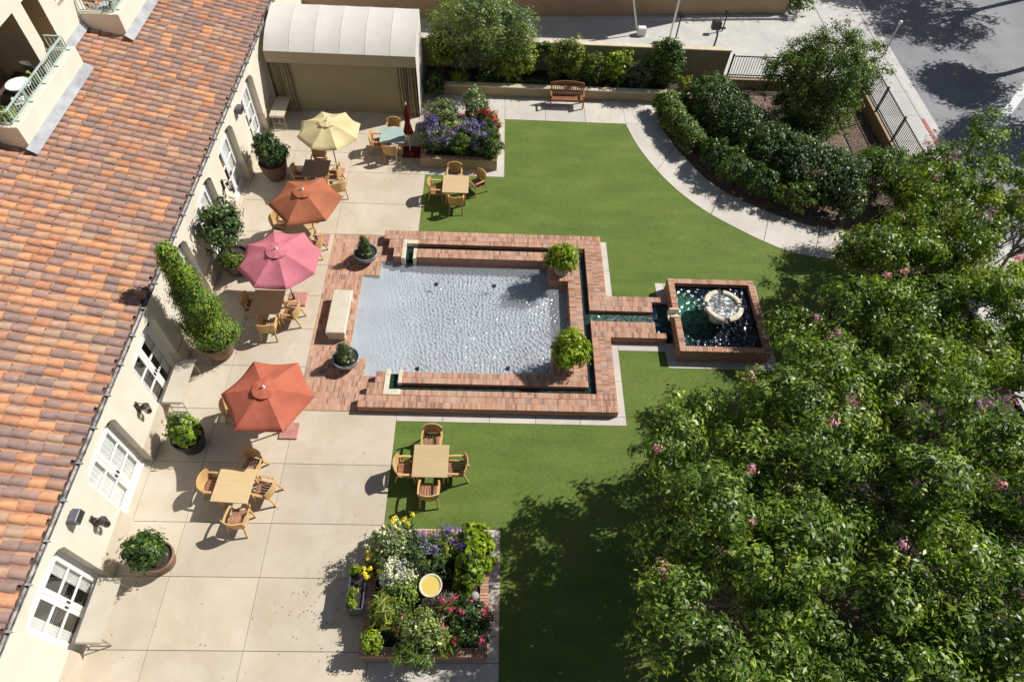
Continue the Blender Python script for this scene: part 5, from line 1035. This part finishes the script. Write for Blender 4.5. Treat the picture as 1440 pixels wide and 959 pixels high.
for (bx, by, tx) in ((-4.58, 16.32, 'far'), (-4.62, 11.72, 'near')):
    plant('bowl_flowers', bx + 0.02, by - 0.16, 0.36, 0.28, 0.14, 0.09, 'leaf_bluegreen', 'low edging flowers in the %s blue-grey bowl, in front of its cone' % tx, n=26, nl=12, L=0.05, cr=0.05, fl=('petal_white', 5, 0.05, 8, 0.035), stem=False)
pot('terracotta_pot', -8.72, 12.02, [(a * 1.02, b_ * 1.05) for a, b_ in BIG], 'terracotta', 'large terracotta pot holding the tall columnar tree')
topiary(-8.72, 12.03, 0.80, 4.05, 0.61, 'leaf_conifer', 'tall columnar conifer in a terracotta pot against the wall', 620, 62, 0.085, cat='tree', cr=0.17, bumps=0.34)
pot('brown_pot', -8.75, 20.65, [(a, b_ * 1.05) for a, b_ in BIG], 'clay_dark', 'large brown pot with round bush beside the far arches')
plant('potted_bush', -8.78, 20.7, 0.72, 0.66, 0.62, 0.7, 'leaf_dark', 'dark glossy round bush in the large brown pot by the far arches', 'shrub', 130, 26, 0.12, cr=0.14)
pot('terracotta_pot', -8.52, 5.26, [(a * 0.88, b_ * 0.9) for a, b_ in TERR], 'terracotta', 'terracotta pot near the two lowest french doors')
plant('potted_camellia', -8.56, 5.28, 0.48, 0.52, 0.50, 0.74, 'leaf_hedge', 'dark glossy shrub in the terracotta pot near the lowest french doors', 'shrub', 120, 26, 0.11, cr=0.16, amp=0.35)
pot('dark_pot', -8.72, 8.72, TERR, 'dark_pot', 'dark round pot beside the second french door from the bottom')
plant('lime_potted_plant', -8.75, 8.78, 0.52, 0.50, 0.46, 0.40, 'leaf_lime', 'bright lime green mound in the dark pot by the wall', 'shrub', 75, 22, 0.12, 0.8, cr=0.12)
plant('grey_fern', -8.83, 8.95, 0.75, 0.3, 0.28, 0.36, 'leaf_bluegreen', 'grey-green feathery plant on top of the lime mound', n=40, nl=22, L=0.07, asp=0.3)
pot('dark_pot', -9.05, 15.62, BIG, 'dark_pot', 'dark pot under the small tree behind the pink umbrella')
def tree(nm, x, y, zc, rx, ry, rz, mat, lb, trunk_r=0.12, n=260, nl=48, L=0.13, asp=0.5, cr=0.34, hollow=0.45, z0=0.0, bark='bark_pale', stems=3, fl=None, grp=None, amp=0.3, zmin=-0.6, cat='tree', lobes=8, sub=0):
    SEED[0] += 1; rng = np.random.default_rng(SEED[0]); e = empty(nm, (x, y, z0), 0, lb, cat, grp)
    if sub:
        A = []
        for q in range(sub):
            if q < 2: dd = np.array([rng.uniform(-0.2, 0.2), rng.uniform(-0.2, 0.2), 0.3 * q]); f = 0.46
            else:
                aa = 2 * math.pi * (q + rng.uniform(-0.35, 0.35)) / (sub - 2); dd = np.array([math.cos(aa) * 0.72, math.sin(aa) * 0.72, rng.uniform(-0.6, 0.75)]); f = rng.uniform(0.26, 0.46)
            A.append(crown_pts(rng, np.array([0, 0, zc - z0]) + dd * np.array([rx, ry, rz]), (rx * f, ry * f, rz * f * 1.1), int(n / sub * (f / 0.48) ** 2), nl, cr, hollow=hollow, amp=amp, zmin=zmin, lobes=6))
        P = np.concatenate([a_[0] for a_ in A]); N = np.concatenate([a_[1] for a_ in A]); cc = np.concatenate([a_[2] for a_ in A])
    else: P, N, cc = crown_pts(rng, (0, 0, zc - z0), (rx, ry, rz), n, nl, cr, hollow=hollow, amp=amp, zmin=zmin, lobes=lobes)
    P[:, 2] = np.maximum(P[:, 2], 0.02)
    leaf_obj('crown', P, N, L, asp, mat, e, rng)
    mb = MB()
    for k in range(stems):
        a = 2 * math.pi * k / stems + rng.uniform(0, 1); b0 = (0.14 * math.cos(a) * (stems > 1), 0.14 * math.sin(a) * (stems > 1), -0.1); tp = (rx * 0.25 * math.cos(a) * (stems > 1), ry * 0.25 * math.sin(a) * (stems > 1), (zc - z0) * 0.72); limbs(mb, rng, b0, tp, trunk_r / (1 + 0.2 * (stems - 1)), cc, 12)
    mb.build('trunk', bark, e)
    if fl:
        fm, cnt, fr, per, fL = fl; top = cc[cc[:, 2] > (zc - z0) + rz * 0.25]
        for k in range(min(cnt, len(top))):
            c0 = top[rng.integers(len(top))]; v = c0 - np.array([0, 0, zc - z0]); c0 = c0 + v / np.linalg.norm(v) * cr * 0.9 + np.array([0, 0, 0.08]); s_ = rng.uniform(0.5, 1.25)
            g = rng.normal(size=(per, 3)); leaf_obj('flower_cluster', c0 + g * fr * 0.5 * s_, g, fL, 0.9, fm, e, rng)
    return e
tree('potted_citrus_tree', -9.05, 15.65, 2.05, 0.78, 0.95, 0.95, 'leaf_dark', 'small glossy tree in a dark pot behind the pink umbrella', 0.07, 150, 26, 0.13, cr=0.19, z0=0.66, stems=1, bark='bark', cat='tree')
plant('pot_underplanting', -8.95, 15.3, 0.66, 0.42, 0.35, 0.28, 'leaf_mid', 'low green plants at the foot of the small tree behind the pink umbrella', n=40, nl=20, L=0.09)
# pots on the pool piers
pot('grey_pot', 2.52, 15.72, [(a * 0.72, b_ * 0.85) for a, b_ in TERR], 'grey_stone_pot', 'round grey pot on the far corner pier of the pool', 0.3)
pot('grey_pot', 2.52, 11.78, [(a * 0.72, b_ * 0.85) for a, b_ in TERR], 'grey_stone_pot', 'round grey pot on the near corner pier of the pool', 0.3)
plant('lime_shrub', 2.5, 15.74, 0.62, 0.60, 0.56, 0.62, 'leaf_lime', 'bright lime green shrub in the pot on the far pool corner', 'shrub', 170, 26, 0.125, 0.4, cr=0.13, grp='lime shrubs on the pool corners', zmin=-0.75, amp=0.3)
plant('lime_shrub', 2.5, 11.79, 0.62, 0.66, 0.62, 0.66, 'leaf_lime', 'bright lime green shrub in the pot on the near pool corner', 'shrub', 190, 26, 0.125, 0.4, cr=0.13, grp='lime shrubs on the pool corners', zmin=-0.75, amp=0.25)
# ================================================================ BED BEHIND LOW WALL
BZ = 0.38
tree('olive_tree', -0.55, 27.75, 2.65, 2.6, 1.3, 1.75, 'leaf_airy', 'airy grey-green tree right of the awning pavilion, over the planting bed', 0.09, 560, 50, 0.105, 0.42, 0.26, z0=BZ, stems=3, bark='bark', hollow=0.3, zmin=-0.9, lobes=14)
tree('vine_shrub', -2.55, 27.6, 1.6, 0.75, 0.6, 1.1, 'leaf_yellowgreen', 'yellow-green climbing shrub touching the awning pavilion side', 0.04, 110, 30, 0.12, 0.7, 0.2, z0=BZ, stems=3, bark='bark', cat='shrub')
plant('dark_shrub', -2.75, 26.45, 0.0, 0.45, 0.5, 0.75, 'leaf_dark', 'dark shrub at the left end of the low wall by the pavilion', 'shrub', 90, 24, 0.1, cr=0.14)
plant('grassy_plant', -1.75, 27.05, BZ, 0.42, 0.32, 0.36, 'leaf_lime', 'bright grassy tuft in the bed right of the pavilion', n=50, nl=22, L=0.12, asp=0.2)
plant('bed_shrub', -0.5, 27.35, BZ, 0.5, 0.3, 0.32, 'leaf_dark', 'low dark shrub with white blooms under the airy tree', 'shrub', 60, 20, 0.09, fl=('petal_white', 7, 0.07, 10, 0.05))
plant('bed_shrub', 0.9, 27.5, BZ, 1.2, 0.55, 1.1, 'leaf_yellowgreen', 'yellow-tinged shrub in the bed left of the wooden bench', 'shrub', 230, 26, 0.10, cr=0.15, fl=('petal_white', 5, 0.08, 10, 0.06))
plant('bed_shrub', 3.1, 27.7, BZ, 1.0, 0.5, 1.25, 'leaf_yellowgreen', 'tall yellow-green shrub behind the wooden bench', 'shrub', 250, 26, 0.10, cr=0.15)
plant('wall_creeper', 2.6, 28.15, 1.3, 1.5, 0.14, 0.36, 'leaf_mid', 'green creeper along the top of the street wall behind the bench', 'climber', 110, 22, 0.1, cr=0.13, stem=False)
plant('bed_shrub', 4.4, 27.5, BZ, 0.65, 0.45, 0.9, 'leaf_mid', 'mid green shrub just right of the wooden bench', 'shrub', 150, 24, 0.09, cr=0.13)
plant('bed_shrub', 5.55, 27.55, BZ, 0.7, 0.45, 0.95, 'leaf_lime', 'bright green upright shrub in the middle of the bed', 'shrub', 130, 24, 0.11, 0.5, cr=0.13)
plant('bed_shrub', 6.6, 27.5, BZ, 0.85, 0.5, 0.75, 'leaf_grey', 'grey-green loose shrub right of the bright upright shrub', 'shrub', 130, 24, 0.08, cr=0.13)
plant('bed_shrub', 7.75, 27.6, BZ, 0.95, 0.6, 1.35, 'leaf_mid', 'tall bushy shrub at the right end of the bed against the wall', 'shrub', 280, 28, 0.11, cr=0.18)
plant('bed_shrub', 8.7, 27.0, BZ, 0.35, 0.3, 0.5, 'leaf_yellowgreen', 'small yellow-green shrub at the right end of the low wall', 'shrub', 50, 20, 0.1)
plant('bed_ground_cover', 2.0, 27.15, BZ, 3.6, 0.16, 0.14, 'leaf_mid', 'low ground cover along the back of the low wall', 'ground cover', 130, 16, 0.08, cr=0.1, stem=False)
# hedges along the curved path
def hedge(nm, pts, w_, h, mat, lb, per_m=30, nl=26, L=0.1, cr=0.17, asp=0.55):
    SEED[0] += 1; rng = np.random.default_rng(SEED[0]); P0 = [np.array(p) for p in pts]; c0 = np.mean(P0, axis=0); e = empty(nm, (c0[0], c0[1], 0), 0, lb, 'hedge'); cl = []
    for a, b_ in zip(P0[:-1], P0[1:]):
        L_ = np.linalg.norm(b_ - a); d = (b_ - a) / L_; nn = np.array([-d[1], d[0]])
        for k in range(int(L_ * per_m)):
            t = rng.uniform(0, L_); ang = rng.uniform(-0.15, math.pi + 0.15); lump = 0.93 + 0.06 * math.sin(t * 3.1 + a[0]) + rng.normal() * 0.06; q = a + d * t + nn * (w_ * math.cos(ang) * lump); cl.append((q[0] - c0[0], q[1] - c0[1], max(0.05, h * 0.35 + h * 0.62 * math.sin(ang) * lump)))
    cc = np.array(cl); idx = np.repeat(np.arange(len(cc)), nl); g = rng.normal(size=(len(idx), 3)); P = cc[idx] + g * cr * 0.55; P[:, 2] = np.maximum(P[:, 2], 0.01)
    leaf_obj('foliage', P, g * 0.6 + np.array([0, 0, 0.7]), L, asp, mat, e, rng)
    mb = MB()
    for k in rng.choice(len(cc), min(26, len(cc)), replace=False): mb.tube((cc[k][0] * 0.98, cc[k][1] * 0.98, -0.05), tuple(cc[k]), 0.02, 0.008, 5)
    mb.build('stems', 'bark', e, kind='stuff'); return e
hedge('laurel_hedge', [(9.5, 26.5), (10.0, 24.9), (10.8, 23.3), (11.9, 22.0), (13.2, 21.1), (14.6, 20.3)], 1.2, 1.75, 'leaf_hedge', 'long dark laurel hedge curving behind the path shrubs', 290, 30, 0.10, 0.19)
hedge('path_hedge', [(7.75, 26.2), (7.85, 25.2), (8.2, 24.1), (8.7, 22.9)], 0.5, 1.0, 'leaf_mid', 'lighter clipped hedge at the start of the curved path', 190, 28, 0.09, 0.14)
plant('path_shrub', 9.2, 22.2, 0, 0.75, 0.8, 0.85, 'leaf_hedge', 'rounded dark shrub between the clipped hedge and the path bend', 'shrub', 170, 26, 0.09, cr=0.15)
plant('path_shrub', 9.95, 21.35, 0, 0.85, 0.8, 0.85, 'leaf_mid', 'lighter green rounded shrub in the middle of the path bend', 'shrub', 170, 26, 0.09, cr=0.15, fl=('petal_white', 2, 0.1, 12, 0.06))
plant('path_shrub', 10.85, 20.6, 0, 0.95, 0.75, 0.85, 'leaf_hedge', 'rounded shrub on the lower part of the path bend', 'shrub', 170, 26, 0.09, cr=0.15, fl=('petal_white', 1, 0.1, 12, 0.06))
plant('path_shrub', 12.3, 19.85, 0, 1.1, 0.7, 0.8, 'leaf_mid', 'low wide shrub beside the last stretch of the path', 'shrub', 110, 24, 0.11, cr=0.15)
plant('path_shrub', 14.0, 19.5, 0, 0.9, 0.7, 1.0, 'leaf_dark', 'dark shrub where the path goes under the trees', 'shrub', 110, 24, 0.11, cr=0.17)
plant('fence_shrub', 15.6, 21.2, 0, 1.25, 1.0, 1.15, 'leaf_mid', 'bushy green shrub in front of the sidewalk fence', 'shrub', 420, 28, 0.1, cr=0.2)
plant('fence_shrub', 16.5, 19.9, 0, 1.0, 0.9, 1.4, 'leaf_myrtle', 'tall bushy shrub by the near end of the sidewalk fence', 'shrub', 380, 28, 0.1, cr=0.22)
tree('round_tree', 13.9, 25.3, 2.3, 2.35, 2.1, 2.25, 'leaf_mid', 'dense round green tree between the two iron fences', 0.15, 760, 62, 0.10, 0.5, 0.24, stems=1, bark='bark', hollow=0.4, amp=0.36, zmin=-0.98, lobes=14)
plant('understory_shrub', 13.0, 23.9, 0, 1.1, 0.8, 0.8, 'leaf_dark', 'dark low shrub at the foot of the round tree', 'shrub', 220, 28, 0.1, cr=0.18)
plant('bank_hedge', 10, 35.4, 0.8, 6.0, 0.5, 0.8, 'leaf_dark', 'dark hedge on top of the brown driveway wall', 'hedge', 320, 22, 0.14, cr=0.24, stem=False)
plant('bank_shrub', 16.2, 35.6, 0.0, 0.9, 0.9, 0.8, 'leaf_mid', 'green shrub at the right end of the brown driveway wall', 'shrub', 110, 22, 0.12, cr=0.18)
# ================================================================ CRAPE MYRTLES (right)
CM = [(5.5, 3.5, 4.0, 2.5, 2.4, 1.8, 'leaf_myrtle', 'leafy crape myrtle at the bottom edge, nearest the dark lawn shade', 1),
      (6.2, 6.9, 3.6, 2.3, 2.2, 1.75, 'leaf_myrtle', 'crape myrtle with its crown closest to the pool, few lilac blooms', 5),
      (5.9, 5.2, 3.8, 1.9, 1.7, 1.6, 'leaf_myrtle', 'narrow crape myrtle in the left front of the group, facing the flower planter', 1),
      (9.0, 7.5, 3.8, 2.4, 2.3, 1.7, 'leaf_myrtle', 'crape myrtle in the middle of the tree group, lilac blooms', 6),
      (12.1, 7.2, 3.8, 2.4, 2.3, 1.8, 'leaf_myrtle', 'crape myrtle at the right edge with the largest lilac blooms', 12),
      (8.2, 4.1, 3.7, 2.4, 2.2, 1.7, 'leaf_myrtle', 'crape myrtle at the bottom edge with one bright pink bloom', 2),
      (11.0, 4.3, 3.7, 2.5, 2.3, 1.7, 'leaf_myrtle', 'crape myrtle in the bottom right corner', 6),
      (6.9, 1.2, 3.6, 2.4, 2.2, 1.7, 'leaf_myrtle', 'crape myrtle cut off by the bottom edge of the picture', 1),
      (13.8, 4.6, 3.7, 2.3, 2.2, 1.7, 'leaf_myrtle', 'crape myrtle cut off by the right edge near the bottom corner', 3),
      (9.9, 1.3, 3.7, 2.3, 2.2, 1.7, 'leaf_myrtle', 'crape myrtle under the bottom right picture edge', 2),
      (9.9, 10.4, 3.0, 2.0, 1.8, 1.45, 'leaf_myrtle', 'smaller crape myrtle just below the fountain', 4),
      (15.0, 14.2, 3.9, 2.7, 2.5, 1.9, 'leaf_myrtle_yellow', 'yellow-green crape myrtle at the right edge below the fence', 5),
      (12.4, 11.0, 3.4, 2.2, 2.0, 1.6, 'leaf_myrtle', 'crape myrtle between the fountain and the right edge', 3),
      (15.0, 10.2, 3.8, 2.4, 2.3, 1.7, 'leaf_myrtle_yellow', 'yellow-tinged crape myrtle at the right edge of the picture', 4),
      (13.1, 14.3, 2.9, 1.8, 1.7, 1.4, 'leaf_myrtle', 'crape myrtle shading the end of the garden path', 2),
      (16.3, 17.4, 3.3, 2.5, 2.1, 1.8, 'leaf_myrtle', 'crape myrtle in front of the near end of the sidewalk fence', 3),
      (18.6, 15.6, 4.2, 2.6, 2.4, 1.9, 'leaf_myrtle_yellow', 'yellow-green crape myrtle reaching over the street corner at the right edge', 3)]
for (x, y, zc, rx, ry, rz, mt, lb, nf) in CM:
    tree('crape_myrtle', x, y, zc, rx, ry, rz, mt, lb, 0.10, 300, 80, 0.135, 0.42, 0.27, hollow=0.5, stems=5, sub=12, fl=('petal_lilac', nf, 0.2, 60, 0.06), grp='crape myrtles on the lawn', amp=0.36)
# street trees past the right edge (their shade falls on the street)
for (x, y, zc, r_, lb) in ((28.6, 31.6, 5.4, 2.0, 'street tree beyond the right edge, shading the near street'), (31.2, 38.6, 7.2, 3.2, 'street tree beyond the top right corner'), (25.5, 40.5, 5.0, 2.6, 'street tree beyond the top edge over the street'), (28.8, 27.6, 6.2, 2.2, 'street tree beyond the right edge, lowest of the row')):
    tree('street_tree', x, y, zc, r_, r_, r_ * 0.85, 'leaf_mid', lb, 0.2, 260, 36, 0.2, 0.55, 0.42, stems=1, grp='street trees beyond the picture edge', hollow=0.35)
# ================================================================ FALLEN LEAVES
rng = np.random.default_rng(77); n = 420
P = np.concatenate([np.stack([rng.uniform(-9.3, -2.9, 90), rng.uniform(1.5, 24, 90), np.full(90, 0.008)], 1), np.stack([rng.normal(-4.3, 0.55, 60), rng.normal(4.0, 0.45, 60), np.full(60, 0.008)], 1), np.stack([rng.uniform(0.6, 12, 190), rng.uniform(0, 20, 190), np.full(190, 0.006)], 1), np.stack([rng.uniform(-2, 7, 50), rng.uniform(25.1, 26.6, 50), np.full(50, 0.008)], 1), np.stack([rng.uniform(-2.8, 4.1, 60), rng.uniform(17.8, 21, 60), np.full(60, 0.006)], 1)])
P = P[~((P[:, 0] > -6) & (P[:, 0] < 9.8) & (P[:, 1] > 9.6) & (P[:, 1] < 17.7))]
P = P[~((P[:, 0] > -3.5) & (P[:, 0] < 0.3) & (P[:, 1] > 2.9) & (P[:, 1] < 6.2))]
N = rng.normal(size=P.shape) * 0.25 + np.array([0, 0, 1.0])
plain('dry_leaf', (0.20, 0.12, 0.05), 0.8, var=0.5, scale=20)
o = leaf_obj('fallen_leaves', P, N, 0.055, 0.5, 'dry_leaf', None, rng); tag(o, 'scattered small dry leaves lying on the patio, path and lawn', 'leaves')
